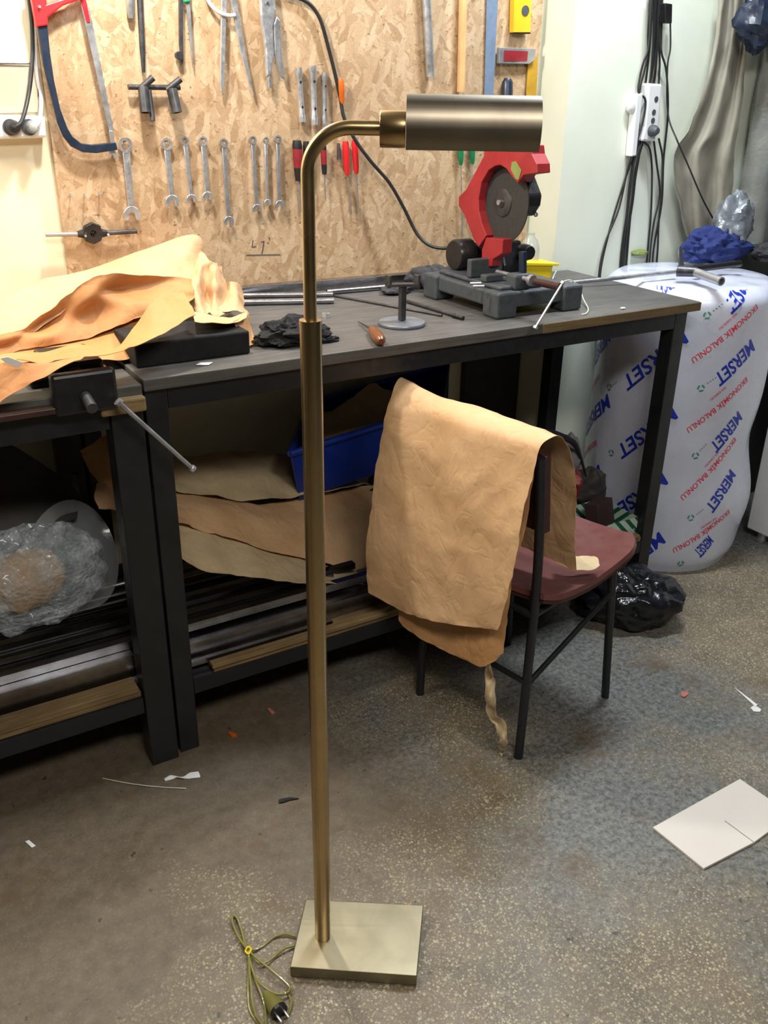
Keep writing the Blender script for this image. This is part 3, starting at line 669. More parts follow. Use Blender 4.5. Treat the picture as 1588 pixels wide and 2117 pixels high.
# ================================================================== TOOLS ON THE BOARD
def ringpx(b, x, y, r_out, r_in, off, th, n=24):
    c = W(x, y, off+th/2); b.lathe([(r_in, -th/2), (r_out, -th/2), (r_out, th/2), (r_in, th/2), (r_in, -th/2)], c, (0, 1, 0), n, caps=False)
def nailat(x, y):   # a nail in the board carrying a tool
    return W(x, y, 0)
def wrench(x0, y0, x1, y1, s, label, m='chrome', th=.006, ringside=1):
    s *= 1.14; a = W(x0, y0, .012); c = W(x1, y1, .016); d = (c-a).normalized(); sd = Vector((d.z, 0, -d.x)); L = (c-a).length
    t = thing('combination_wrench', label, 'wrench', c, 'wrenches hanging on the tool board')
    b = MB(); ax = (0, 1, 0)
    b.lathe([(s*.62, -th*.7), (s, -th*.7), (s, th*.7), (s*.62, th*.7), (s*.62, -th*.7)], a, ax, 28, caps=False); b.build('ring_end', m, t, smooth=True)
    b = MB(); p0 = a+d*s*.9; p1 = c-d*s*.9
    b.prism([p0-sd*s*.52+Vector((0, -th/2, 0)), p0+sd*s*.52+Vector((0, -th/2, 0)), p1+sd*s*.45+Vector((0, -th/2, 0)), p1-sd*s*.45+Vector((0, -th/2, 0))], (0, th, 0)); b.build('shaft', m, t, bevel=.0015, smooth=True)
    out = []; 
    for k in range(13):
        an = PI*.30+(2*PI-.6*PI)*k/12; out.append(c+(d*math.cos(an)+sd*math.sin(an))*s*1.25)
    inn = [c+d*s*.62-sd*s*.50, c-d*s*.25-sd*s*.42, c-d*s*.45, c-d*s*.25+sd*s*.42, c+d*s*.62+sd*s*.50]
    b = MB(); b.prism([p+Vector((0, -th*.55, 0)) for p in out+inn], (0, th*1.1, 0)); b.build('open_end', m, t, bevel=.001, smooth=True)
    MB().cyl(Vector((a.x, YB, a.z+s*.45)), Vector((a.x, YB-.020, a.z+s*.5)), .0015, n=8).build('nail', 'darksteel', t)
wrench(259, 300, 273, 445, .0150, 'largest combination wrench, hanging next to the hacksaw')
wrench(344, 298, 356, 418, .0125, 'bright combination wrench, first right of the gap beside the largest wrench')
wrench(382, 292, 396, 413, .0095, 'slim bright combination wrench between two thicker wrenches')
wrench(419, 292, 429, 408, .0100, 'shorter grey combination wrench with a round jaw, fourth from the hacksaw')
wrench(462, 296, 473, 458, .0098, 'long thin grey wrench hanging alone with its end bent outward', 'steel')
wrench(522, 290, 531, 432, .0088, 'thin grey ring wrench, left one of three hung close together', 'steel')
wrench(549, 290, 553, 420, .0072, 'thinnest ring wrench, middle one of three hung close together', 'chrome')
wrench(574, 288, 578, 424, .0088, 'grey ring wrench, right one of three hung close together beside the screwdriver', 'steel')
# box spanners
def spanner(x0, y0, x1, y1, r, m, label):
    a = W(x0, y0, .004+r); c = W(x1, y1, .004+r); d = (c-a).normalized(); L = (c-a).length
    t = thing('box_spanner', label, 'spanner', c, 'tubular box spanners on the board')
    MB().lathe([(r*.8, 0), (r*1.12, 0), (r*1.12, L*.12), (r*.9, L*.16), (r*.9, L*.84), (r*1.05, L*.88), (r*1.05, L), (r*.8, L)], a, d, 16, caps=False).build('tube_body', m, t, smooth=True)
    for q in (.26, .72):
        p = a+d*L*q+Vector((0, -r*.86, 0)); MB().lathe([(0, 0), (r*.36, 0), (r*.36, .0012), (0, .0012)], p, (0, -1, 0), 12).build('cross_hole', 'black', t)
    MB().cyl(Vector((a.x, YB, a.z-.004)), Vector((a.x, YB-.01, a.z-.004)), .0015, n=8).build('nail', 'darksteel', t)
spanner(617, 140, 625, 252, .0085, 'chrome', 'bright box spanner, leftmost of the three tubular ones')
spanner(646, 136, 650, 258, .0092, 'chrome', 'tallest bright box spanner, middle of the three tubular ones')
spanner(671, 150, 671, 256, .0070, 'steel', 'thin grey box spanner beside the black cable')
# screwdrivers
def driver(x0, y0, xh, yh, x1, y1, r, m, label, cap=None, ferr=None, tip='steel', grp='screwdrivers hanging on the board'):
    o = .006+r; a = W(x0, y0, o); h = W(xh, yh, o); c = W(x1, y1, o); d = (h-a).normalized(); L = (h-a).length
    t = thing('screwdriver', label, 'screwdriver', c, grp)
    pr = [(0, 0), (r*.8, 0), (r, L*.12), (r, L*.45), (r*.86, L*.8), (r*.6, L), (0, L)]
    hd = MB().lathe(pr, a, d, 12).build('handle', m, t, smooth=True)
    if cap: MB().lathe([(0, -.001), (r*.85, -.001), (r*1.04, L*.11), (r*1.04, L*.20), (0, L*.20)], a, d, 12).build('handle_cap', cap, hd, smooth=True)
    if ferr: MB().lathe([(0, L*.68), (r*.95, L*.68), (r*.75, L*1.01), (0, L*1.01)], a, d, 12).build('grip_collar', ferr, hd, smooth=True)
    MB().tube([h, c], max(.0018, r*.22), 10).build('shank', tip, t, smooth=True)
    MB().cyl(Vector((a.x, YB, a.z-.008)), Vector((a.x, YB-o, a.z-.008)), .0012, n=8).build('hook', 'darksteel', t)
driver(614, 291, 618, 373, 622, 440, .0125, 'wine', 'thick dark red screwdriver with a black cap left of the lamp pole', 'black', 'black')
driver(633, 293, 634, 368, 636, 430, .0085, 'black', 'black capped screwdriver mostly hidden behind the lamp pole', 'black', 'black')
driver(668, 297, 671, 360, 673, 415, .0082, 'wine', 'small dark red screwdriver with a black cap right of the lamp pole', 'black', 'black')
driver(714, 292, 718, 362, 727, 442, .0090, 'redbright', 'bright red screwdriver, left one of the pair under the lamp arm')
driver(733, 289, 737, 359, 741, 436, .0090, 'redbright', 'bright red screwdriver, right one of the pair under the lamp arm')
driver(704, 163, 707, 215, 711, 256, .0090, 'orange', 'amber handled screwdriver hanging by the black cable')
driver(953, 290, 953, 341, 956, 490, .0085, 'green', 'green handled screwdriver, left one under the lamp shade')
driver(977, 290, 977, 339, 964, 470, .0085, 'green', 'green handled screwdriver, right one under the lamp shade')
one(MB().tube([W(700, 296, .01), W(701, 330, .012)], [.004, .006], 10), 'allen_key', 'darksteel', 'small dark key hanging left of the two bright red screwdrivers', 'tool')
# hacksaw
hk = thing('hacksaw', 'hacksaw with a dark frame and red handle hanging at the board edge', 'hacksaw', W(170, 300, .02))
b = MB(); wp(b, [(78, 52), (98, 48), (104, 110), (112, 165), (125, 225), (140, 265), (150, 282), (168, 296), (190, 299), (240, 294), (244, 310), (200, 317), (172, 315), (148, 303), (132, 283), (120, 255), (104, 190), (90, 130)], .018, .012); b.build('frame', 'navy', hk, bevel=.002)
b = MB(); wp(b, [(60, -30), (95, -30), (97, 8), (140, -6), (165, -30), (176, -30), (174, -4), (130, 12), (99, 36), (100, 52), (76, 56), (68, 10)], .016, .020); b.build('handle', 'redbright', hk, bevel=.003)
b = MB(); out_ = [(165, -2), (177, -2)]; 
for k in range(30):
    t_ = k/29; x = 182+(232-182)*t_; y = 20+(270-20)*t_; out_.append((x+1.5*(k % 2)+3, y))
out_ += [(232, 272), (226, 272)]
wp(b, out_, .024, .0012); b.build('blade', 'steel', hk)
b = MB(); wp(b, [(163, -10), (176, -10), (187, 46), (180, 46)], .0230, .004); b.build('blade_holder', 'redbright', hk)
b = MB(); wp(b, [(226, 270), (233, 270), (238, 296), (230, 296)], .022, .006); wp(b, [(228, 310), (236, 310), (248, 322), (240, 328), (232, 318), (229, 330), (226, 318)], .020, .006); b.build('wing_nut', 'chrome', hk, bevel=.001)
MB().cyl(W(82, 14, .037), W(82, 14, .042), .003, n=12).build('rivet', 'chrome', hk)
# pipe bracket (welded tube fitting)
pb = thing('tube_fitting', 'dark welded double tube fitting hanging upper left on the board', 'fitting', W(310, 240, .03))
MB().tube([W(265, 180, .02), W(372, 181, .02)], .006, 12).build('cross_bar', 'darksteel', pb, smooth=True)
for (p, q, r_) in (((290, 184), (317, 160), .0075), ((296, 180), (301, 233), .0125), ((345, 186), (374, 163), .0075), ((355, 184), (366, 233), .0125), ((308, 186), (316, 250), .0060)):
    MB().lathe([(r_*.7, .0), (r_, .0), (r_, (W(*q, .04)-W(*p, .03)).length), (r_*.7, (W(*q, .04)-W(*p, .03)).length), (r_*.7, .0)], W(*p, .03), (W(*q, .04)-W(*p, .03)), 18, caps=False).build('tube_stub', 'darksteel', pb, smooth=True)
# die stock
ds = thing('die_stock', 'black die stock with two long handles hanging above the paper bag', 'die stock', W(190, 490, .02))
MB().tube([W(94, 485, .02), W(165, 484, .02)], .0052, 12).build('handle', 'steel', ds, smooth=True)
MB().tube([W(215, 482, .02), W(283, 478, .02)], .0056, 12).build('handle', 'darksteel', ds, smooth=True)
b = MB(); b.lathe([(.008, -.010), (.024, -.010), (.026, 0), (.024, .010), (.008, .010), (.008, -.010)], W(191, 482, .02), (0, 1, 0), 8, caps=False)
b.tube([W(160, 484, .02), W(178, 483, .02)], [.007, .012], 12); b.tube([W(222, 482, .02), W(205, 482, .02)], [.007, .012], 12)
for x, y in ((176, 466), (206, 466), (190, 500)): b.cyl(W(x, y, .02), W(191, 482, .02), .005, n=8)
b.build('die_head', 'blackplastic', ds, bevel=.001)
for x, y in ((177, 488), (224, 485)): MB().cyl(W(x, y, .031), W(x, y, .036), .003, n=10).build('set_screw', 'chrome', ds)
for i, (x, y) in enumerate(((145, 403), (174, 403), (205, 400))):
    b = MB(); b.tube([W(x, y, -.004), W(x, y, .022)], .0015, 8); b.cyl(W(x, y, .022), W(x, y, .0235), .0032, n=10)
    one(b, 'nail', 'steel', ['empty nail nearest the left edge of the board, under the hacksaw', 'empty nail, the middle one of three in a row under the hacksaw', 'empty nail nearest the largest wrench, under the hacksaw'][i], 'nail', 'empty nails under the hacksaw')
# upper tools cut by the frame
b = MB(); b.tube([W(268, -30, .016), W(270, 22, .016), W(271, 38, .016)], [.010, .009, .006], 12); one(b, 'socket_bit', 'steel', 'short steel socket bit hanging at the top beside the hacksaw', 'tool', smooth=True)
b = MB(); b.tube([W(288, -30, .014), W(294, 95, .014), W(297, 150, .014)], [.0072, .0068, .004], 12); one(b, 'punch', 'darksteel', 'long dark steel punch hanging above the tube fitting', 'punch', smooth=True)
dv = thing('divider', 'dark steel divider with two thin legs and a knurled nut', 'divider', W(385, 130, .012))
b = MB(); wp(b, [(370, -20), (379, -20), (379, 128), (376, 136), (371, 90)], .010, .006); b.build('leg', 'darksteel', dv, bevel=.001)
b = MB(); wp(b, [(382, -20), (392, -20), (399, 100), (399, 140), (396, 110)], .010, .006); b.build('leg', 'steel', dv, bevel=.001)
MB().lathe([(0, -.006), (.009, -.006), (.009, .006), (0, .006)], W(370, 115, .016), (0, 1, 0), 14).build('adjusting_nut', 'darksteel', dv, smooth=True)
MB().tube([W(379, 4, .018), W(392, 2, .018)], .003, 8).build('spring_screw', 'green', dv)
cl = thing('wing_compass', 'large silver wing compass with curved arc hanging at the top', 'compass', W(490, 190, .015))
b = MB(); wp(b, [(459, -30), (470, -30), (466, 110), (464, 172), (458, 196), (456, 172), (457, 110)], .012, .008); b.build('leg', 'chrome', cl, bevel=.001)
b = MB(); wp(b, [(472, -30), (484, -30), (506, 100), (520, 170), (525, 198), (515, 170), (498, 105)], .012, .008); b.build('leg', 'chrome', cl, bevel=.001)
MB().tube([W(420, -26, .022), W(432, 4, .022), W(450, 24, .022), (W(472, 32, .022)), (W(486, 31, .022))], .0045, 10, smooth=6).build('arc_bar', 'white', cl, smooth=True)
lp = thing('locking_pliers', 'silver locking pliers hanging with the handles down', 'pliers', W(560, 190, .02))
b = MB(); wp(b, [(537, -30), (566, -30), (572, 20), (565, 60), (568, 110), (561, 155), (552, 160), (549, 100), (539, 30)], .014, .012); b.build('main_handle', 'chrome', lp, bevel=.004)
b = MB(); wp(b, [(566, 50), (572, 32), (580, 42), (583, 110), (590, 165), (582, 160), (568, 112)], .014, .008); b.build('release_handle', 'steel', lp, bevel=.003)
MB().tube([W(556, 158, .02), W(557, 182, .02)], .0055, 12).build('adjusting_screw', 'steel', lp, smooth=True)
MB().cyl(W(553, 6, .026), W(553, 6, .030), .003, n=8).build('rivet', 'darksteel', lp)
b = MB(); b.tube([W(880, -30, .016), W(890, 158, .016)], .0125, 16); one(b, 'iron_pipe', 'steel', 'grey steel pipe hanging behind the lamp at the top', 'pipe', smooth=True)
b = MB(); b.tube([W(958, -30, .016), W(953, 190, .016)], .0115, 16); one(b, 'wooden_dowel', 'wood_pale', 'pale round wooden handle hanging beside the steel ruler', 'handle', smooth=True)
b = MB(); wp(b, [(1008, -30), (1031, -30), (1018, 240), (1001, 240)], .006, .003); one(b, 'steel_ruler', 'rulerblue', 'blue-grey steel ruler hanging behind the lamp shade', 'ruler')
lv = thing('spirit_level', 'short yellow spirit level hanging near the board edge', 'level', W(1080, 66, .02))
b = MB(); wp(b, [(1065, -60), (1101, -60), (1097, 67), (1062, 67)], .004, .020); lb_ = b.build('body', 'levelyellow', lv, bevel=.001)
MB().lathe([(0, 0), (.013, 0), (.013, .002), (0, .002)], W(1086, 22, .024), (0, -1, 0), 24).build('vial', 'castgrey', lb_, smooth=True)
b = MB(); wp(b, [(1062, 67), (1097, 67), (1097, 70), (1062, 70)], .006, .016); b.build('end_cap', 'black', lv)
ts = thing('try_square', 'try square with a red faced stock and ochre blade', 'square', W(1070, 130, .01))
b = MB(); wp(b, [(1033, 98), (1108, 101), (1107, 122), (1095, 132), (1032, 131)], .008, .012); st_ = b.build('stock', 'steel', ts, bevel=.001)
b = MB(); wp(b, [(1043, 104), (1092, 106), (1090, 126), (1042, 126)], .0205, .001); b.build('stock_face', 'wine', st_)
b = MB(); wp(b, [(1093, 120), (1112, 116), (1108, 230), (1086, 230)], .006, .003); b.build('blade', 'ochre', ts)
b = MB(); b.tube([W(1050, 162, .018), W(1049, 170, .018), W(1048, 235, .018)], [.010, .016, .017], 18); one(b, 'hand_tool', 'navy', 'rounded black handle hanging just above the lamp shade', 'handle', smooth=True)
# pencil marks on the board
b = MB()
for seg in ([(523, 497), (521, 510), (530, 509)], [(540, 500), (546, 498), (543, 518), (541, 525)], [(556, 490), (558, 496)], [(510, 527), (580, 526)]):
    b.tube([W(x, y, .0004) for x, y in seg], .0012, 6)
one(b, 'pencil_marks', 'darksteel', 'scribbled pencil mark with an underline low on the strand board', 'marks')

# ================================================================== LEFT EDGE OF THE WALL
sk = thing('socket_strip', 'white socket strip screwed on the wall at the left edge', 'socket strip', PY(50, 290, 2.30))
def WW(x, y, off): return PY(x, y, YWALL-off)
b = MB(); b.prism([WW(x, y, .040) for x, y in [(-60, 236), (94, 240), (97, 285), (-60, 290)]], (0, .039, 0)); b.build('housing', 'white', sk, bevel=.006)
for x in (-22, 22, 60): MB().lathe([(.014, 0), (.017, 0), (.017, -.0015), (.014, -.0015)], WW(x, 263, .041), (0, 1, 0), 24).build('socket', 'castgrey', sk, smooth=True)
def plugc(x, y, m, label, cab, r=.015):
    t = thing('plug', label, 'plug', WW(x, y, .045))
    c = WW(x, y, .041); MB().lathe([(0, 0), (r, 0), (r*1.05, -.012), (r*.7, -.026), (0, -.028)], c, (0, 1, 0), 22).build('plug_body', m, t, smooth=True)
    P_ = [c+Vector((0, -.020, 0))]+[WW(a, b_, o) for a, b_, o in cab]; MB().tube(P_, [.0085]+[.0045]*(len(P_)-1), 10, smooth=6).build('cable', 'cable' if m != 'film' else 'white', t, smooth=True)
plugc(25, 263, 'black', 'black plug in the socket strip at the left edge', [(45, 250, .060), (60, 190, .03), (67, 120, .015), (66, 50, .012), (58, -20, .012)])
plugc(64, 262, 'film', 'clear white plug beside the black plug', [(82, 245, .05), (85, 200, .012), (76, 150, .010), (72, 60, .010), (70, -20, .010)], .013)
b = MB(); b.prism([WW(x, y, .006) for x, y in [(-60, 130), (74, 136), (88, 232), (-60, 236)]], (0, .005, 0)); one(b, 'beige_panel', 'beige', 'flat beige panel on the wall above the socket strip', 'panel', bevel=.001)
one(MB().tube([WW(-60, 131, .009), WW(40, 132, .009), WW(75, 138, .009), WW(80, 200, .009)], .0016, 8, smooth=4), 'thin_cable', 'cable', 'thin dark cable running along the top of the beige panel', 'cable', smooth=True)

# ================================================================== WIRES AND POWER STRIP ON THE PILLAR
YP = 2.175
def V(x, y, off=.01): return PY(x, y, YP-off)
ps = thing('power_strip', 'white multi-socket power strip hanging among the cables on the pillar', 'power strip', V(1345, 290, .03))
b = MB(); b.prism([V(x, y, .034) for x, y in [(1342, 172), (1370, 174), (1362, 262), (1355, 292), (1327, 292), (1334, 262)]], (0, .032, 0)); b.build('housing', 'white', ps, bevel=.006)
for x, y in ((1357, 205), (1352, 232), (1350, 249)): MB().lathe([(0, 0), (.008, 0), (.008, -.001), (0, -.001)], V(x, y, .0345), (0, 1, 0), 16).build('socket', 'castgrey', ps, smooth=True)
MB().lathe([(0, 0), (.017, 0), (.016, -.014), (.009, -.026), (0, -.027)], V(1347, 270, .0345), (0, 1, 0), 20).build('grey_plug', 'castgrey', ps, smooth=True)
b = MB(); b.prism([V(x, y, .030) for x, y in [(1318, 196), (1330, 192), (1316, 322), (1306, 324)]], (0, .028, 0)); one(b, 'cable_duct', 'white', 'narrow white strip behind the cable bundle beside the power strip', 'duct', bevel=.003)
one(blob(V(1306, 218, .016), (.016, .012, .022), .2, 2.5, 4, 18, 12), 'white_junction_box', 'white', 'small white connector with dangling leads left of the cable bundle', 'connector', smooth=True)
b = MB(); b.prism([V(x, y, .040) for x, y in [(1376, 6), (1391, 8), (1390, 49), (1377, 47)]], (0, .025, 0)); one(b, 'power_adapter', 'blackplastic', 'black adapter block at the top right of the cable bundle', 'adapter', bevel=.003)
wires = [[(1344, -20), (1340, 60), (1338, 120), (1322, 190), (1326, 230), (1315, 300), (1302, 380), (1296, 440), (1285, 520)],
         [(1350, -20), (1346, 60), (1340, 130), (1332, 200), (1330, 260), (1312, 330), (1300, 420), (1288, 525)],
         [(1356, -20), (1352, 80), (1350, 150), (1340, 220), (1334, 270), (1318, 330), (1308, 420), (1290, 522)],
         [(1362, -20), (1358, 80), (1352, 150), (1346, 180), (1338, 240), (1322, 320), (1304, 430), (1293, 522)],
         [(1366, -20), (1362, 80), (1364, 130), (1360, 200), (1357, 216)],
         [(1370, -20), (1367, 80), (1368, 110), (1378, 150), (1381, 235), (1372, 330), (1368, 420), (1352, 512)],
         [(1386, 48), (1386, 100), (1380, 140), (1381, 235), (1400, 290), (1422, 340), (1452, 410), (1480, 462)],
         [(1347, -20), (1342, 90), (1330, 130), (1323, 160), (1320, 190), (1335, 210), (1324, 270), (1302, 330), (1280, 430), (1252, 500), (1240, 555)],
         [(1358, -20), (1354, 100), (1344, 170), (1336, 230), (1320, 300), (1296, 360), (1262, 470), (1243, 552)],
         [(1353, -20), (1350, 110), (1342, 190), (1333, 250), (1325, 300), (1312, 380), (1300, 460), (1290, 524)],
         [(1352, 292), (1358, 340), (1364, 400), (1352, 460), (1345, 514)],
         [(1362, 286), (1370, 330), (1368, 400), (1362, 460), (1360, 512)],
         [(1330, 292), (1344, 310), (1348, 360), (1346, 440), (1340, 512)],
         [(1364, -20), (1360, 60), (1356, 140), (1348, 200), (1330, 290), (1314, 350), (1306, 420), (1297, 524)]]
for i, wr in enumerate(wires):
    if i not in (4, 6): wr = wr + [(wr[-1][0]-4, wr[-1][1]+60), (wr[-1][0]-8, wr[-1][1]+150)]
    P_ = [V(x, y, .012+.004*(i % 4)+.006*math.sin(j*1.3+i)+(.06 if i == 6 and x > 1385 and y > 200 else 0)) for j, (x, y) in enumerate(wr)]
    for p in P_: p.y = min(p.y, YP-.006)
    lb = {4: 'black cable plugged into the upper socket of the power strip', 6: 'thin cable slanting down to the right across the hanging cloth', 5: 'cable running down on the right of the power strip', 7: 'cable curving out left behind the saw, the outer one', 10: 'thin cable below the power strip, left of the grey plug lead', 11: 'grey plug lead dropping straight below the power strip', 12: 'grey cable curling out of the bottom left of the power strip'}.get(i, 'thin black cable in the bundle hanging down the pillar')
    o = MB().tube(P_, .0032 if i not in (6,) else .0026, 8, smooth=5).build('hanging_cable', 'cable', smooth=True); setp(o, lb, 'cable', 'cables hanging down the pillar')
# hanging cloth
cl0 = [(1488, 1553, -20), (1478, 1545, 90), (1452, 1534, 190), (1422, 1526, 270), (1392, 1518, 322), (1400, 1512, 400), (1416, 1500, 490)]
G = [[V(xl+(xr-xl)*j/12, y+(8*math.sin(j*.8) if i == 4 else 0), .036+.012*math.sin(j*1.15+i*.45)) for j in range(13)] for i, (xl, xr, y) in enumerate(cl0)]
sheet('hanging_cloth', G, 'curtain', 5, .005, 9, 4, .002, label='dusty grey cloth hanging down the pillar right of the cables', cat='cloth')
# tall wrapped tubes at the right edge
def tallroll(x, r, y0, y1, label, m='greyplastic', YY=2.02):
    a = PY(x, y1, YY); z0 = a.z; top = PY(x+20, y0, YY); p = Vector((a.x, YY, z0))
    b = MB(); n = 40; G = []
    for i in range(26):
        t = i/25; z = z0+(top.z-z0)*t
        G.append([Vector((p.x+math.cos(2*PI*j/n)*r*(1+.10*noise.noise(Vector((math.cos(2*PI*j/n)*1.6, math.sin(2*PI*j/n)*1.6, z*7+x)))), YY+math.sin(2*PI*j/n)*r*(1+.10*noise.noise(Vector((math.cos(2*PI*j/n)*1.6, math.sin(2*PI*j/n)*1.6, z*7+x)))), z)) for j in range(n+1)])
    b.grid(G); o = b.build('wrapped_tube', m, smooth=True, angle=80); setp(o, label, 'tube', 'film wrapped tubes behind the roll')
tallroll(1546, .058, -60, 500, 'tall grey film wrapped tube at the right edge, the one nearer the cloth', YY=2.105)
tallroll(1622, .050, -60, 500, 'thicker film wrapped tube cut by the right edge of the photo', YY=2.10)
one(blob(PY(1575, 28, 2.06), (.078, .06, .098), .3, 2, 3, 30, 20), 'dark_bundle', 'navy', 'dark blue bundle on top of the wrapped tubes at the upper right corner', 'bundle', smooth=True)

# ================================================================== ON TOP OF THE ROLL
ZT = RH+.018
sv = blob(PY(1516, 462, 1.985), (.072, .050, .090), .22, 2.4, 2, 44, 30, zmin=ZT+.001)
one(sv, 'silver_bag', 'silver', 'crumpled silver plastic bag standing at the back of the roll', 'bag', smooth=True)
one(blob(PZ(1480, 512, ZT+.04), (.116, .066, .066), .26, 2.3, 6, 80, 50, zmin=ZT+.001), 'blue_cloth', 'bluecloth', 'bundled blue cloth on top of the printed roll', 'cloth', smooth=True)
one(blob(PZ(1592, 525, ZT+.02), (.06, .05, .035), .3, 2.3, 8, 30, 20, zmin=ZT+.001), 'dark_cloth', 'glove', 'dark cloth on the roll at the right edge of the photo', 'cloth', smooth=True)
one(blob(PZ(1322, 524, ZT+.006), (.035, .016, .012), .2, 2.3, 1, 24, 14, zmin=ZT+.001), 'green_sponge', 'olive', 'small olive green sponge at the back of the printed roll', 'sponge', smooth=True)
gr = thing('angle_grinder', 'old grey angle grinder with a worn disc lying on the printed roll', 'grinder', PZ(1420, 575, ZT))
c = PZ(1408, 538, ZT+.026); b = MB(); b.lathe([(0, -.002), (.042, -.002), (.042, .002), (0, .002)], c, (.55, -.8, .25), 36); b.build('grinding_disc', 'castgrey', gr, smooth=True)
q0 = PZ(1430, 560, ZT+.020); q1 = PZ(1492, 582, ZT+.012)
MB().lathe([(.007, 0), (.0125, 0), (.0125, (q1-q0).length), (.0085, (q1-q0).length), (.0085, (q1-q0).length-.02), (0, (q1-q0).length-.02)], q0, (q1-q0), 20).build('side_handle', 'steel', gr, smooth=True)
b = MB(); b.tube([PZ(1400, 560, ZT+.018), PZ(1440, 562, ZT+.020)], [.016, .014], 14); b.build('gear_head', 'darksteel', gr, smooth=True)
b = MB(); b.tube([PZ(1438, 556, ZT+.020), PZ(1530, 545, ZT+.020)], .010, 12); b.build('body', 'blackplastic', gr, smooth=True)
b = MB(); b.tube([PZ(1166, 586, .912), PZ(1398, 562, ZT+.008)], .0058, 12); one(b, 'steel_rod', 'steel', 'long grey rod reaching from the bench onto the printed roll', 'rod', smooth=True)

# ================================================================== ON THE BENCH
ZB = .9005
def tub(p, q, r, name, m, label, cat='tube', grp=None, z=None):
    a = PZ(*p, ZB+r) if z is None else PZ(*p, z); c = PZ(*q, ZB+r) if z is None else PZ(*q, z)
    d = c-a; b = MB(); L = d.length; b.lathe([(r*.75, .03), (r*.75, 0), (r, 0), (r, L), (r*.75, L), (r*.75, L-.03)], a, d, 18, caps=False); one(b, name, m, label, cat, grp, smooth=True)
G_ = 'steel tubes lying along the back of the bench'
tub((498, 625), (690, 621), .0080, 'steel_tube', 'tubesteel', 'shiny steel tube nearest the bench front, ending right of the lamp pole', grp=G_)
tub((498, 611), (688, 608), .0072, 'steel_tube', 'tubesteel', 'grey steel tube just behind the front shiny tube', grp=G_)
tub((676, 604), (835, 590), .0070, 'steel_tube', 'tubesteel', 'thin shiny tube leading back towards the gloves', grp=G_)
b = MB(); a = PZ(498, 602, ZB+.013); c = PZ(930, 566, ZB+.013); a.y = min(a.y, 2.28); c.y = min(c.y, 2.28); b.bar(a, c, .030, .025); one(b, 'steel_channel', 'tubesteel', 'long grey steel channel along the wall at the back of the bench', 'channel', bevel=.002)
tub((690, 611), (914, 652), .0032, 'welding_rod', 'darksteel', 'thin dark rod lying left of the post with the round foot', 'rod')
tub((840, 622), (940, 652), .0045, 'drill_rod', 'darksteel', 'thicker dark rod running from the post towards the saw', 'rod')
b = MB(); P_ = [PZ(936+22*t/10, 652+6*t/10, ZB+.005) for t in range(11)]; b.tube(P_, [.005, .0035]*5+[.005], 10); one(b, 'drill_bit', 'black', 'short black twist drill bit in front of the saw base', 'drill bit', smooth=True)
dp = thing('foot_post', 'grey round metal foot with a short dark post', 'stand', PZ(831, 667, ZB))
MB().lathe([(0, .0), (.0545, .0), (.056, .002), (.056, .006), (.0545, .008), (0, .008)], PZ(831, 671, ZB), n=48).build('round_foot', 'discgrey', dp, smooth=True)
pc = PZ(831, 662, ZB+.009); MB().bx((pc.x-.007, pc.y-.007, ZB+.009), (pc.x+.007, pc.y+.007, ZB+.088)).build('post', 'darksteel', dp, bevel=.001)
tp = Vector((pc.x, pc.y, ZB+.092)); b = MB(); e_ = Vector((.93, -.36, 0)); b.bar(tp-e_*.036, tp+e_*.036, .022, .006); b.bar(tp-e_*.034+Vector((0, 0, -.004)), tp-e_*.034+Vector((0, 0, .022)), .020, .006, up=(1, 0, 0)); b.bar(tp+e_*.034+Vector((0, 0, -.008)), tp+e_*.034+Vector((0, 0, .022)), .020, .006, up=(1, 0, 0)); b.build('top_bracket', 'darksteel', dp)
aw = thing('awl', 'awl with a brown wooden handle lying on the bench', 'awl', PZ(780, 690, ZB))
h0 = PZ(786, 703, ZB+.012); h1 = PZ(768, 680, ZB+.010); h2 = PZ(741, 665, ZB+.004)
MB().tube([h0+(h0-h1)*.12, h0, h0.lerp(h1, .4), h0.lerp(h1, .8), h1], [.006, .0125, .0135, .011, .007], 16, smooth=4).build('handle', 'wood_brown', aw, smooth=True)
MB().tube([h1, h2], [.003, .0012], 8).build('spike', 'darksteel', aw, smooth=True)
b = blob(PZ(605, 692, ZB+.016), (.076, .050, .034), .32, 2.6, 3, 80, 50, zmin=ZB); one(b, 'black_rag', 'rag', 'crumpled black net rag on the bench behind the lamp pole', 'rag', smooth=True)
one(blob(PZ(675, 703, ZB+.004), (.030, .012, .008), .5, 3.6, 9, 30, 16, zmin=ZB), 'black_scrap', 'rag', 'small black scrap just right of the lamp pole on the bench', 'scrap', smooth=True)
b = MB(); b.lathe([(.006, 0), (.010, 0), (.010, .010), (.006, .010), (.006, 0)], PZ(674, 656, ZB), n=6, caps=False); one(b, 'hex_nut', 'chrome', 'shiny hex nut on the bench just right of the lamp pole', 'nut')
one(blob(PZ(1288, 637, ZB+.002), (.008, .005, .0025), .2, 2, 1, 14, 8, zmin=ZB), 'white_crumb', 'white', 'tiny white crumb near the right end of the bench top', 'crumb', smooth=True)
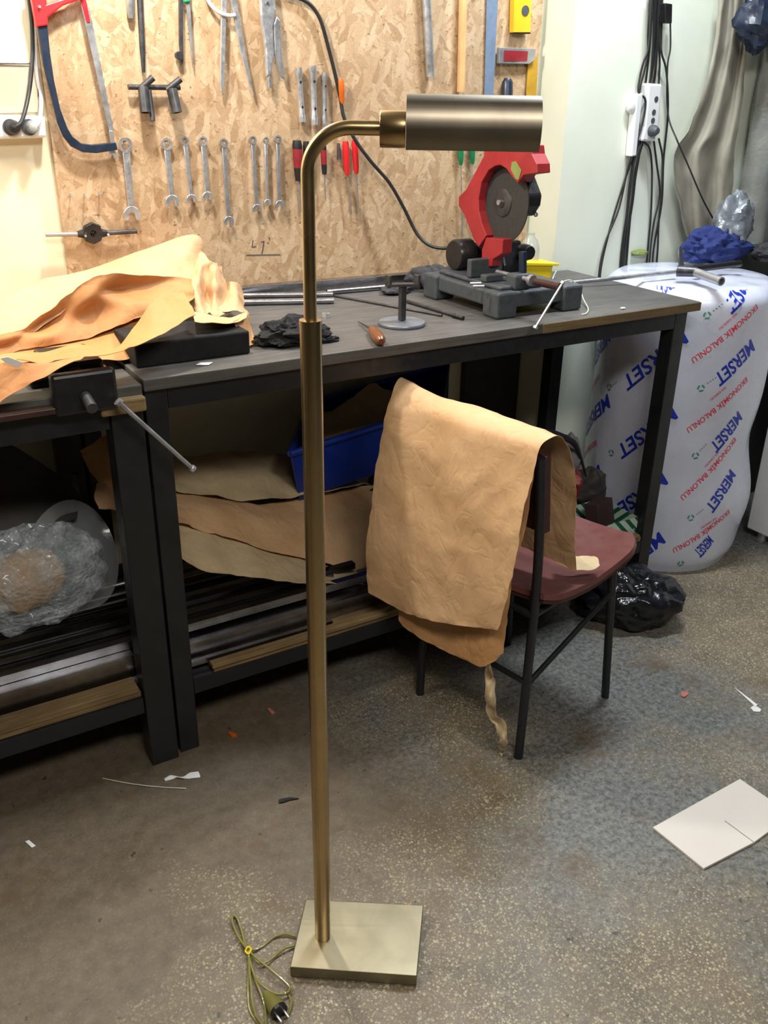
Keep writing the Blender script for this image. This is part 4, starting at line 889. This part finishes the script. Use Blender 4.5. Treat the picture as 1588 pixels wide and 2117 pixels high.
# gloves
gl = thing('work_glove', 'dark knitted work glove curled on the bench beside the saw', 'glove', PZ(880, 600, ZB))
G = [[PZ(835, 600, ZB+.003), PZ(850, 575, ZB+.03), PZ(880, 562, ZB+.035), PZ(915, 558, ZB+.028)], [PZ(838, 604, ZB+.003), PZ(858, 588, ZB+.045), PZ(890, 576, ZB+.048), PZ(925, 568, ZB+.03)], [PZ(842, 608, ZB+.003), PZ(865, 602, ZB+.012), PZ(895, 590, ZB+.012), PZ(928, 580, ZB+.006)]]
gc = Vector((1.44, 2.13, ZB)); gR = Matrix.Rotation(.30, 3, 'Z')
def gp(x, y, z): return gc + gR @ Vector((x, y, 0)) + Vector((0, 0, z))
blob(gp(.0, .02, .030), (.072, .034, .026), .14, 2.0, 4, 36, 22, zmin=ZB, R=gR).build('palm', 'glove', gl, smooth=True)
for i in range(4):
    x_ = -.048+.030*i; MB().tube([gp(x_, .02, .046), gp(x_-.004, -.012, .044), gp(x_-.012, -.034, .026), gp(x_-.012, -.040, .011)], [.0125, .013, .012, .0095], 14, smooth=4).build('finger', 'glove', gl, smooth=True)
MB().tube([gp(.055, .0, .035), gp(.085, -.02, .040), gp(.100, -.040, .014)], [.012, .012, .008], 12, smooth=4).build('thumb', 'glove', gl, smooth=True)
one(blob(gp(-.115, .02, .010), (.060, .035, .012), .25, 2.2, 11, 30, 18, zmin=ZB, R=Matrix.Rotation(.5, 3, 'Z')), 'work_glove', 'glove', 'second dark glove lying flat left of the curled one', 'glove', smooth=True)
# yellow dustpan pieces behind the saw
def yy(x, y, Yv): return PY(x, y, Yv)
yb = thing('yellow_bin', 'bright yellow plastic bin behind the saw on the bench', 'bin', (1.80, 2.06, ZB))
b = MB(); f0 = [yy(1080, 547, 2.06), yy(1144, 548, 2.06), yy(1138, 584, 2.06), yy(1090, 584, 2.06)]
for p in f0[2:]: p.z = ZB+.0005
b.prism(f0, (0, .075, 0)); b.build('body', 'yellow', yb, bevel=.003)
b = MB(); b.prism([yy(1076, 543, 2.055), yy(1158, 545, 2.055), yy(1154, 550, 2.055), yy(1078, 549, 2.055)], (0, .085, 0)); b.build('rim', 'yellow', yb, bevel=.001)
one(blob(PZ(966, 553, ZB+.03), (.035, .03, .03), .15, 2, 2, 24, 16, zmin=ZB), 'yellow_cloth', 'ochre', 'crumpled yellow-green cloth on the bench left behind the saw', 'cloth', smooth=True)
btl = MB(); q = PZ(1100, 562, ZB); q = Vector((1.80, 2.135, ZB)) if q.y > 2.14 else q
btl.lathe([(.026, 0), (.029, .004), (.029, .085), (.022, .105), (.012, .118), (.012, .128), (0, .128)], q, n=28); one(btl, 'spray_bottle', 'film', 'clear plastic bottle standing behind the saw motor', 'bottle', smooth=True)
P_ = [PZ(x, y, ZB+z) for x, y, z in [(1150, 560, .05), (1142, 580, .03), (1150, 590, .055), (1165, 582, .06), (1182, 580, .055), (1198, 596, .035), (1206, 618, .012), (1216, 638, .003), (1212, 648, .002), (1203, 650, .002)]]
one(MB().tube(P_, .0016, 8, smooth=6), 'white_string', 'string', 'loop of white string draped over the right end of the saw base', 'string', smooth=True)

# ================================================================== PAPER BAG ON THE LEFT BENCH
def rowY(px): return [PY(x, y, Yv) for x, y, Yv in px]
bag = thing('paper_bag', 'big crumpled brown kraft paper bag lying on the left bench', 'paper bag', (.35, 1.85, .893))
R_back = rowY([(-60, 680, 2.24), (60, 620, 2.25), (160, 600, 2.26), (280, 575, 2.26), (370, 560, 2.26), (425, 560, 2.26)])
R1 = rowY([(-60, 648, 2.10), (50, 600, 2.11), (150, 567, 2.12), (270, 527, 2.13), (398, 486, 2.14), (428, 535, 2.13)])
R2 = rowY([(-60, 712, 1.88), (35, 700, 1.875), (115, 655, 1.89), (200, 590, 1.92), (330, 574, 1.95), (408, 580, 1.98)])
sheet('top_flap', [R_back, R1, R2], 'kraft', 10, .006, 5, 11, .001, bag, edge=.004)  # paler paper than the panels: the strong light on top is in the colour
R2b = rowY([(-60, 700, 1.87), (25, 690, 1.87), (95, 648, 1.885), (195, 573, 1.91), (300, 568, 1.93), (405, 578, 1.96)])
R2c = rowY([(-60, 720, 1.875), (25, 698, 1.86), (95, 670, 1.90), (192, 610, 1.89), (240, 600, 1.93), (400, 600, 1.92)])
R3 = rowY([(-60, 745, 1.87), (30, 706, 1.865), (105, 690, 1.86), (190, 648, 1.90), (290, 630, 1.875), (400, 618, 1.91)])
R4 = rowY([(-60, 775, 1.85), (32, 728, 1.85), (110, 714, 1.85), (200, 690, 1.86), (275, 662, 1.86), (385, 632, 1.87)])
sheet('upper_panel', [R2b, R2c, R3, R4], 'bagpaper', 9, .006, 8, 21, .001, bag, edge=.003)
Rin0 = rowY([(-60, 750, 1.90), (30, 716, 1.90), (120, 702, 1.90), (220, 672, 1.91), (290, 645, 1.91), (370, 625, 1.92)])
Rin1 = rowY([(-60, 800, 1.76), (30, 752, 1.76), (120, 745, 1.76), (220, 745, 1.76), (270, 742, 1.76), (330, 700, 1.77)])
sheet('inside_panel', [Rin0, Rin1], 'bagpaper', 10, .003, 7, 23, .001, bag)
R5 = rowY([(-60, 765, 1.70), (15, 730, 1.70), (90, 728, 1.70), (160, 708, 1.70), (225, 724, 1.70), (268, 690, 1.72), (312, 630, 1.75), (380, 605, 1.79)])
R6 = rowY([(-60, 800, 1.615), (20, 750, 1.615), (90, 752, 1.61), (165, 740, 1.61), (235, 732, 1.615), (290, 712, 1.64), (340, 688, 1.66), (405, 652, 1.69)])
sheet('front_lip', [R5, R6], 'bagpaper', 9, .006, 8, 31, .001, bag, edge=.003)
R7 = rowY([(-60, 800, 1.612), (0, 752, 1.612), (60, 750, 1.608), (110, 750, 1.606), (175, 738, 1.606)])
R8 = rowY([(-60, 868, 1.575), (0, 832, 1.575), (50, 800, 1.575), (100, 772, 1.58), (160, 744, 1.59)])
sheet('hanging_corner', [R7, R8], 'bagpaper', 8, .004, 7, 41, .001, bag)
b = MB(); b.prism([PY(x, y, 1.600) for x, y in [(0, 741), (16, 738), (46, 749), (40, 760), (14, 752)]], (0, .0012, 0)); b.build('tape_patch', 'white', bag)
# crumpled end, rolled over
ce = thing('crumpled_paper', 'stiff pale crumpled roll of kraft paper at the bag end', 'paper', (.78, 2.0, .9))
sheet('upright_fold', [rowY([(398, 490, 2.15), (412, 508, 2.11), (424, 525, 2.08), (436, 540, 2.02), (448, 545, 2.05), (458, 552, 2.09)]),
      rowY([(392, 560, 2.10), (402, 548, 2.05), (412, 560, 1.97), (430, 562, 2.02), (446, 566, 1.97), (462, 575, 2.05)]),
      rowY([(385, 600, 2.02), (398, 584, 1.95), (412, 605, 1.93), (428, 608, 1.97), (446, 618, 1.93), (476, 624, 1.99)]),
      rowY([(385, 648, 1.93), (400, 640, 1.91), (418, 650, 1.88), (434, 648, 1.90), (450, 655, 1.88), (492, 640, 1.95)])], 'kraft', 8, .008, 14, 51, .001, ce, edge=.004)
sheet('curled_edge', [rowY([(462, 585, 2.07), (476, 580, 2.04), (490, 584, 2.05), (501, 600, 2.08)]), rowY([(460, 605, 2.02), (474, 622, 1.95), (492, 618, 1.96), (504, 632, 2.02)]), rowY([(430, 635, 1.93), (460, 646, 1.90), (490, 644, 1.90), (514, 650, 1.95)])], 'kraft', 8, .005, 12, 52, .001, ce, edge=.003)
sheet('lower_fold', [rowY([(398, 642, 1.86), (440, 652, 1.84), (480, 654, 1.84), (512, 645, 1.88)]), rowY([(402, 662, 1.74), (440, 668, 1.73), (480, 668, 1.74), (512, 655, 1.80)])], 'kraft', 8, .003, 12, 53, .001, ce)
sheet('end_panel', [[PY(482, 664, 1.76), PY(498, 658, 1.80), PY(512, 648, 1.86)], [PY(496, 690, 1.76), PY(508, 684, 1.80), PY(519, 678, 1.86)], [PZ(505, 722, ZB+.002), PZ(520, 716, ZB+.002), PZ(532, 710, ZB+.002)]], 'kraftdark', 8, .003, 12, 54, .001, ce)
b = MB(); b.bx((.474, 1.715, ZB), (.715, 1.86, ZB+.048)); one(b, 'black_toolbox', 'matblack', 'black box, darkened further for the shade, on the bench under the crumpled end of the paper bag', 'box', bevel=.004)
b = MB(); p = PZ(405, 755, ZB+.001); b.prism([p, p+Vector((.022, -.012, 0)), p+Vector((.036, .002, 0)), p+Vector((.012, .010, 0))], (0, 0, .001)); one(b, 'paper_scrap', 'white', 'tiny pale paper scrap on the black box under the bag', 'scrap')
# bench vise
vs_ = thing('bench_vise', 'black bench vise at the corner of the left bench under the bag', 'vise', (.30, 1.75, .893))
b = MB(); b.bx((.27, 1.70, .8925), (.42, 1.80, .912)); b.bx((.300, 1.665, .912), (.400, 1.80, .942)); b.build('vise_body', 'blackplastic', vs_, bevel=.006)
b = MB(); b.bx((.290, 1.606, .862), (.405, 1.632, .938)); b.build('front_jaw', 'blackplastic', vs_, bevel=.006)
MB().cyl((.345, 1.632, .905), (.345, 1.665, .925), .014).build('guide_bar', 'darksteel', vs_, smooth=True)
MB().tube([(.345, 1.605, .895), (.345, 1.560, .885)], .010, 14).build('screw_head', 'darksteel', vs_, smooth=True)
h0 = PY(245, 832, 1.585); h1 = PY(398, 969, 1.585)
b = MB(); b.tube([h0, h1], .0045, 12); b.lathe([(0, -.004), (.008, -.003), (.008, .003), (0, .004)], h0, (h1-h0), 14); hb = b.build('handle_bar', 'steel', vs_, smooth=True)
MB().lathe([(0, -.004), (.0075, -.003), (.0075, .003), (0, .004)], h1, (h1-h0), 14).build('handle_knob', 'chrome', hb, smooth=True)
b = MB(); b.bx((.02, YF-.040, .868), (.30, YF-.013, .880)); one(b, 'rusty_strip', 'maroondark', 'flat rusty strip along the front edge of the left bench', 'strip', bevel=.002)

# ================================================================== UNDER THE BENCH: STEEL STOCK
def stock(y, z, w, h, x0, x1, m, label, name='steel_bar', hollow=True):
    b = MB(); t = .0018; s_ = .004*math.sin(y*77)
    a0_, a1_ = Vector((x0, y, z+h/2)), Vector((x1, y+s_, z+h/2))
    if h >= .024 and hollow:
        for (dy, dz, ww, hh) in ((0, h/2-t/2, w, t), (0, -h/2+t/2, w, t), (w/2-t/2, 0, t, h-2*t), (-w/2+t/2, 0, t, h-2*t)):
            o_ = Vector((0, dy, dz)); b.bar(a0_+o_, a1_+o_, ww, hh)
    else: b.bar(a0_, a1_, w, h)
    one(b, name, m, label, 'steel bar', 'steel stock on the lower shelves', bevel=0)
zS = .2045
stock(1.684, zS, .012, .012, .28, .88, 'tubesteel', 'thin bright steel bar lying frontmost on the right lower shelf', hollow=False)
stock(1.725, zS, .045, .055, -.70, .398, 'tubesteel', 'wide grey steel channel frontmost on the left lower shelf', 'steel_channel')
stock(1.725, zS, .050, .045, .52, 1.16, 'tubesteel', 'wide grey steel box section frontmost on the right lower shelf', 'steel_channel')
mid = 'dark steel tube in the middle of the stock pile on the lower shelves'
k = 0
lay = [(1.770, zS, .026, .026), (1.800, zS, .026, .026), (1.830, zS, .026, .03), (1.862, zS, .03, .03), (1.90, zS, .04, .04), (1.945, zS, .04, .04), (1.99, zS, .04, .04), (2.035, zS, .04, .04), (2.08, zS, .04, .04), (2.125, zS, .04, .04),
       (1.742, zS+.0565, .020, .020), (1.768, zS+.0565, .020, .016), (1.792, zS+.0565, .020, .020), (1.816, zS+.0565, .020, .016), (1.842, zS+.0565, .022, .022), (1.868, zS+.0565, .02, .02)]
for (y, z, w_, h_) in lay:
    z2 = z if z == zS else zS+.0565
    if z != zS and y < 1.75: pass
    m = ['tubesteel', 'tubedark', 'tubesteel', 'tubedark', 'tubedark'][k % 5]; k += 1
    if z == zS: stock(y, z, w_, h_, -.70+.04*(k % 3), 1.02+.05*(k % 4), m, 'steel tube in bottom layer of the stock pile, %s behind the wide channel' % ['first', 'second', 'third', 'fourth', 'fifth', 'sixth', 'seventh', 'eighth', 'ninth', 'rearmost'][k-1])
    else:
        stock(y, z2, w_, h_, -.68+.03*(k % 3), .86+.08*(k % 3), m, 'thin steel tube in the top layer of the stock pile, %s' % ['frontmost', 'second from front', 'third from front', 'fourth from front', 'fifth from front', 'hindmost'][k-11])
for i, (y, z, r_) in enumerate([(1.895, .2460, .013), (1.926, .2460, .013), (1.957, .2460, .013), (1.99, .2460, .015), (2.03, .2460, .015), (1.910, .2720, .012), (1.942, .2725, .012)]):
    b = MB(); b.lathe([(r_*.8, 0), (r_, 0), (r_, 1.42), (r_*.8, 1.42), (r_*.8, 0)], Vector((-.55+.03*(i % 3), y, z+r_)), (1, .0, 0), 16, caps=False); one(b, 'round_tube', 'tubedark' if i % 2 else 'tubesteel', 'round steel tube at the back of the stock pile, ' + ['frontmost', 'second from front', 'third from front', 'fourth from front', 'rearmost', 'front one on top', 'rear one on top'][i], 'tube', 'round tubes on the lower shelves', smooth=True)
one(MB().bar((-.66, YF+.020, .2095), (.385, YF+.020, .2095), .045, .016), 'wood_plank', 'wood_board', 'dusty plank along the front of the left lower shelf', 'plank', bevel=.002)
one(MB().bar((.555, YF+.006, .2105), (1.90, YF+.006, .2105), .022, .012), 'wood_plank', 'wood_board', 'narrow wooden strip along the front of the right lower shelf', 'plank', bevel=.002)
for i in range(6):
    one(MB().bar((.26+.028*i, 2.17-.012*i, .21), (.27+.028*i, 2.19-.012*i, .50+.02*(i % 3)), .016, .016), 'short_offcut', 'tubedark', 'dark steel offcut standing behind the bench leg, ' + ['leftmost of six', 'second from the left', 'third from the left', 'fourth from the left', 'fifth from the left', 'rightmost of six'][i], 'offcut', 'offcuts standing behind the bench leg')
# brown paper on the stock
P4 = [(345, 955), (460, 945), (560, 944), (665, 952), (755, 955), (774, 985)]
sheet('wrapping_paper', [rowY([(330, 940, 2.12), (450, 935, 2.12), (560, 938, 2.14), (665, 948, 2.16), (755, 952, 2.16), (776, 975, 2.15)]),
      rowY([(335, 975, 2.03), (450, 975, 2.04), (560, 985, 2.06), (665, 990, 2.07), (740, 995, 2.08), (772, 998, 2.09)]),
      rowY([(345, 1012, 1.95), (450, 1025, 1.96), (550, 1032, 1.98), (640, 1024, 2.0), (720, 1008, 2.02), (755, 1005, 2.05)])], 'kraftpale', 9, .014, 5, 61, .001, label='uppermost brown paper sheet in the heap under the bench', cat='paper', group='paper sheets under the bench')
sheet('wrapping_paper', [rowY([(335, 1010, 2.0), (450, 1030, 2.0), (560, 1040, 2.02), (665, 1025, 2.04), (760, 1005, 2.06), (800, 1010, 2.06)]),
      rowY([(338, 1040, 1.90), (450, 1045, 1.92), (560, 1075, 1.93), (665, 1085, 1.94), (750, 1090, 1.95), (800, 1110, 1.95)]),
      rowY([(340, 1075, 1.82), (450, 1100, 1.82), (560, 1140, 1.82), (665, 1160, 1.83), (750, 1190, 1.84), (800, 1200, 1.84)])], 'kraft', 9, .013, 5, 62, .001, label='middle orange-brown paper sheet in the heap under the bench', cat='paper', group='paper sheets under the bench')
sheet('wrapping_paper', [rowY([(336, 1055, 1.86), (450, 1085, 1.86), (560, 1125, 1.86), (665, 1165, 1.86), (780, 1185, 1.86)]),
      rowY([(345, 1110, 1.78), (450, 1140, 1.78), (560, 1165, 1.78), (665, 1190, 1.78), (780, 1204, 1.79)]),
      rowY([(362, 1150, 1.72), (440, 1180, 1.72), (560, 1196, 1.72), (665, 1204, 1.73), (780, 1214, 1.75)])], 'kraftpale', 9, .009, 5, 63, .001, label='lowest pale paper sheet bulging towards the front under the bench', cat='paper', group='paper sheets under the bench')
sheet('wrapping_paper', [rowY([(200, 1000, 1.98), (225, 1000, 1.97), (262, 1040, 1.96)]), rowY([(196, 1030, 1.93), (235, 1035, 1.91), (268, 1070, 1.90)]), rowY([(205, 1052, 1.90), (240, 1058, 1.88), (272, 1085, 1.87)])], 'kraft', 6, .006, 8, 64, .001, label='pointed corner of brown paper sticking out left of the bench legs', cat='paper', group='paper sheets under the bench')
sheet('wrapping_paper', [rowY([(165, 930, 2.16), (220, 905, 2.16), (300, 880, 2.18)]), rowY([(180, 965, 2.06), (235, 950, 2.05), (310, 960, 2.06)]), rowY([(205, 1005, 1.99), (250, 1015, 1.98), (320, 1040, 1.98)])], 'kraftdark', 6, .012, 8, 65, .001, label='dark brown paper bunched behind the left bench leg', cat='paper', group='paper sheets under the bench')
# blue crate with a paper bag in it
cr = thing('blue_crate', 'tilted blue plastic crate under the bench holding paper', 'crate', (1.25, 2.05, .42))
N0, N1 = PY(598, 945, 1.93), PY(1010, 815, 1.93); F0, F1 = PY(662, 845, 2.24), PY(938, 752, 2.26)
N0 = PY(600, 938, 1.95); N1 = PY(920, 838, 1.95); F0 = PY(640, 832, 2.22); F1 = PY(930, 752, 2.24)
dn = Vector((0, .04, -.17))
rim = [N0, N1, F1, F0]; cen = sum(rim, Vector())/4; bot = [cen+(p-cen)*.85+dn for p in rim]
cy = [1, 2, 3, 0]
for i in range(4):
    j = cy[i]; n_ = ((rim[j]-rim[i]).cross(bot[i]-rim[i])).normalized(); mid_ = (rim[i]+rim[j])/2
    if n_.dot(cen-mid_) < 0: n_ = -n_
    b = MB(); b.prism([rim[i], rim[j], bot[j], bot[i]], n_*.004); b.build('side_panel', 'blue', cr, bevel=.001)
b = MB(); b.prism(bot, (0, 0, .004)); b.build('bottom_panel', 'blue', cr)
b = MB(); b.tube(rim+[rim[0]], .009, 10); b.build('rim', 'blue', cr, smooth=True)
sheet('paper_in_crate', [rowY([(640, 850, 2.20), (700, 838, 2.19), (765, 795, 2.18), (800, 805, 2.18), (845, 845, 2.18)]), rowY([(640, 890, 2.08), (700, 855, 2.10), (760, 835, 2.10), (800, 835, 2.10), (850, 870, 2.1)]), rowY([(640, 930, 2.0), (700, 905, 2.01), (760, 890, 2.02), (800, 880, 2.02), (860, 870, 2.02)])], 'kraftpale', 7, .016, 7, 71, .001, label='crumpled pale paper bag lying in the blue crate', cat='paper bag')
# prop that carries the crate: dark box behind the paper
one(MB().bx((1.0, 2.04, .2045), (1.62, 2.22, .36)), 'storage_box', 'black', 'dark box on the lower shelf under the blue crate', 'box', bevel=.003)
# right end of the lower shelf
gb = thing('striped_box', 'open white card box with green stripes on the lower shelf', 'box', (1.82, 1.76, .2045))
gx0, gx1, gy0, gy1, gz = 1.725, 1.915, 1.675, 1.83, .2048
MB().bx((gx0, gy0, gz), (gx1, gy0+.002, gz+.055)).build('front_wall', 'striped', gb)
MB().bx((gx0, gy0+.003, gz), (gx0+.002, gy1-.003, gz+.055)).build('side_wall', 'striped', gb)
MB().bx((gx1-.002, gy0+.003, gz), (gx1, gy1-.003, gz+.055)).build('side_wall', 'striped', gb)
MB().bx((gx0, gy1-.002, gz), (gx1, gy1, gz+.055)).build('rear_wall', 'striped', gb)
MB().bx((gx0+.003, gy0+.003, gz), (gx1-.003, gy1-.003, gz+.002)).build('bottom_panel', 'striped', gb)
MB().prism([Vector((gx0-.001, gy0, gz+.056)), Vector((gx0-.001, gy1, gz+.056)), Vector((gx0-.05, gy1+.01, gz+.072)), Vector((gx0-.06, gy0+.03, gz+.03))], (0.001, 0, .0015)).build('open_flap', 'striped', gb)
R3_ = Matrix.Rotation(.25, 3, 'Z') @ Matrix.Rotation(-.25, 3, 'X')
one(MB().box((1.835, 1.755, gz+.052), (.085, .045, .080), R3_), 'brown_carton', 'cardbrown', 'dark brown carton standing in the striped box', 'carton', bevel=.002)
one(blob(PY(1175, 945, 1.86), (.040, .040, .070), .22, 2.2, 14, 30, 20), 'grey_pouch', 'greybag', 'grey cloth pouch behind the chair back', 'pouch', smooth=True)
one(MB().tube([PY(1118, 890, 1.80), PY(1150, 898, 1.80), PY(1185, 915, 1.80), PY(1200, 945, 1.82), PY(1212, 985, 1.84)], [.006, .010, .009, .005, .003], 10, smooth=6), 'black_strap', 'black', 'thick black strap looping behind the chair back', 'strap', smooth=True)
one(blob(PY(1187, 993, 1.80), (.022, .02, .014), .3, 2.4, 15, 22, 14), 'pink_cloth', 'pink', 'small pink cloth scrap above the striped box', 'cloth', smooth=True)
one(blob(PY(1168, 1000, 1.86), (.05, .05, .075), .2, 2.4, 16, 26, 16), 'red_bag', 'wine', 'dark red bag on the shelf just right of the draped paper', 'bag', smooth=True)
one(blob(PY(1215, 1010, 1.92), (.06, .05, .070), .25, 2.2, 17, 30, 20), 'dark_bag', 'darksheet', 'dark grey bag on the shelf behind the striped box', 'bag', smooth=True)
# dark sheet and film at the left
sheet('dark_sheet', [rowY([(-60, 890, 2.1), (30, 925, 2.1), (110, 975, 2.1), (168, 1025, 2.1)]), rowY([(-60, 1000, 2.02), (30, 1020, 2.02), (100, 1035, 2.02), (165, 1042, 2.03)]), rowY([(-60, 1120, 1.95), (20, 1120, 1.95), (80, 1100, 1.95), (160, 1070, 1.97)])], 'darksheet', 6, .003, 4, 81, .002, label='large dark grey sheet slumped at the left under the bench', cat='sheet')
fc = PY(150, 1150, 1.93)
b = MB(); G = []
for i in range(9):
    r_ = .118*i/8; G.append([fc+Vector((math.cos(a)*r_*.85, .02*math.sin(a*2)+.05*math.sin(a), math.sin(a)*r_)) for a in [2*PI*j/40 for j in range(41)]])
b.grid(crumple(G, .004, 12, 3)); one(b, 'film_disc', 'film', 'round clear film cover behind the bubble wrap bag', 'film', smooth=True)
bw = thing('bubble_bag', 'lumpy clear bubble wrap bundle on the left lower shelf', 'bubble wrap', PY(70, 1300, 1.80))
blob(PY(70, 1190, 1.815), (.150, .060, .118), .16, 2.6, 5, 60, 40).build('bubble_wrap', 'bubble', bw, smooth=True)
blob(PY(50, 1200, 1.83), (.085, .035, .070), .15, 2.6, 6, 30, 20).build('wrapped_part', 'wood_pale', bw, smooth=True)

# ================================================================== ON THE FLOOR
one(blob(Vector((1.800, 1.570, .068)), (.152, .100, .088), .20, 1.9, 22, 90, 60, zmin=.0015, R=Matrix.Rotation(-.68, 3, 'Z')), 'bin_bag', 'binbag', 'shiny black bin bag on the floor by the bench leg', 'bag', smooth=True)
t0, t1, t3 = Vector((1.244, .926, 0)), Vector((1.249, .794, 0)), Vector((1.527, .932, 0))
ta = PZ(1350, 1710, .006); tb = PZ(1455, 1795, .006); tc_ = PZ(1530, 1610, .006); td = tb+(tc_-ta)
sA = PZ(1559, 1741, .006); sB = PZ(1499, 1697, .006); sdir = (sB-sA); pw = (td-tb).normalized()*.0012
pts_ = [ta, tb, sA-pw, sB-pw, sB+pw, sA+pw, td, tc_]
one(MB().prism([p-Vector((0, 0, .0055)) for p in pts_], (0, 0, .0055)), 'slotted_board', 'tile', 'white rectangular board with a slit lying on the floor', 'board', bevel=.0004)
def scrap(px, m, label, name='paper_scrap', z=.0008, th=.0008, lift=0.0, cat='scrap'):
    one(MB().prism([PZ(x, y, z) for x, y in px], (0, 0, th)), name, m, label, cat)
scrap([(1519, 1423), (1524, 1426), (1566, 1458), (1562, 1462)], 'white', 'thin white splinter pointing to the lower right on the floor', 'white_splinter', th=.002)
scrap([(1552, 1463), (1561, 1458), (1574, 1467), (1571, 1472), (1558, 1471)], 'white', 'small white chip at the end of the white splinter')
b = MB(); G = []
ends = [(338, 1612), (352, 1606), (365, 1606), (378, 1608), (392, 1603), (411, 1600)]
wds = [6, 9, 3, 4, 10, 12]
for (x, y), wd in zip(ends, wds): G.append([PZ(x, y-wd/2, .002+.003*(wd > 8)), PZ(x+2, y+wd*.1, .004), PZ(x+3, y+wd/2, .002)])
sheet('torn_tissue', G, 'white', 5, .001, 40, 3, .0006, label='twisted white paper scrap on the floor in front of the bench leg', cat='scrap')
one(MB().tube([PZ(212, 1609, .002), PZ(270, 1620, .003), PZ(330, 1627, .002), PZ(385, 1630, .002)], .0009, 6, smooth=4), 'nylon_thread', 'string', 'fine pale thread on the floor left of the twisted scrap', 'thread', smooth=True)
scrap([(52, 1740), (60, 1737), (74, 1749), (66, 1753)], 'white', 'small white paper chip at the far left of the floor')
scrap([(471, 1517), (478, 1515), (490, 1520), (488, 1525), (478, 1524)], 'orange', 'orange cigarette-end sized scrap right of the bench leg', th=.004)
scrap([(552, 1467), (558, 1465), (568, 1474), (562, 1478)], 'pink', 'pinkish scrap under the front rail of the bench', th=.003)
scrap([(576, 1655), (582, 1653), (600, 1650), (618, 1652), (600, 1655), (586, 1660), (577, 1661)], 'black', 'curled black shaving on the floor left of the lamp pole', 'black_shaving', th=.003)
scrap([(1408, 1432), (1419, 1430), (1424, 1436), (1414, 1443), (1408, 1440)], 'pink', 'small orange-pink chip on the floor right of the chair', th=.003)
# white box and dark sheet for the shaded wall at the right edge
wb = thing('white_cabinet', 'white cabinet standing at the right edge behind the printed roll', 'cabinet', (2.95, 1.45, 0))
MB().bx((2.562, 1.10, .035), (3.20, 1.754, .80)).build('body', 'white', wb, bevel=.004)
for x, y in ((2.60, 1.71), (2.60, 1.14), (3.16, 1.71), (3.16, 1.14)): MB().cyl((x, y, 0), (x, y, .035), .018).build('foot', 'chrome', wb, smooth=True)
one(MB().bx((2.62, 2.0, 0), (4.0, 2.04, .95)), 'dark_slab', 'darkpanel', 'dark greenish slab put in for the shaded wall between the printed roll and the white cabinet', 'board')  # shade on the wall behind, built as a dark sheet
one(MB().bx((1.70, 2.285, .2045), (1.925, 2.312, .85)), 'dark_slab', 'darkpanel', 'dark board leaning against the wall under the bench', 'board', bevel=.002)
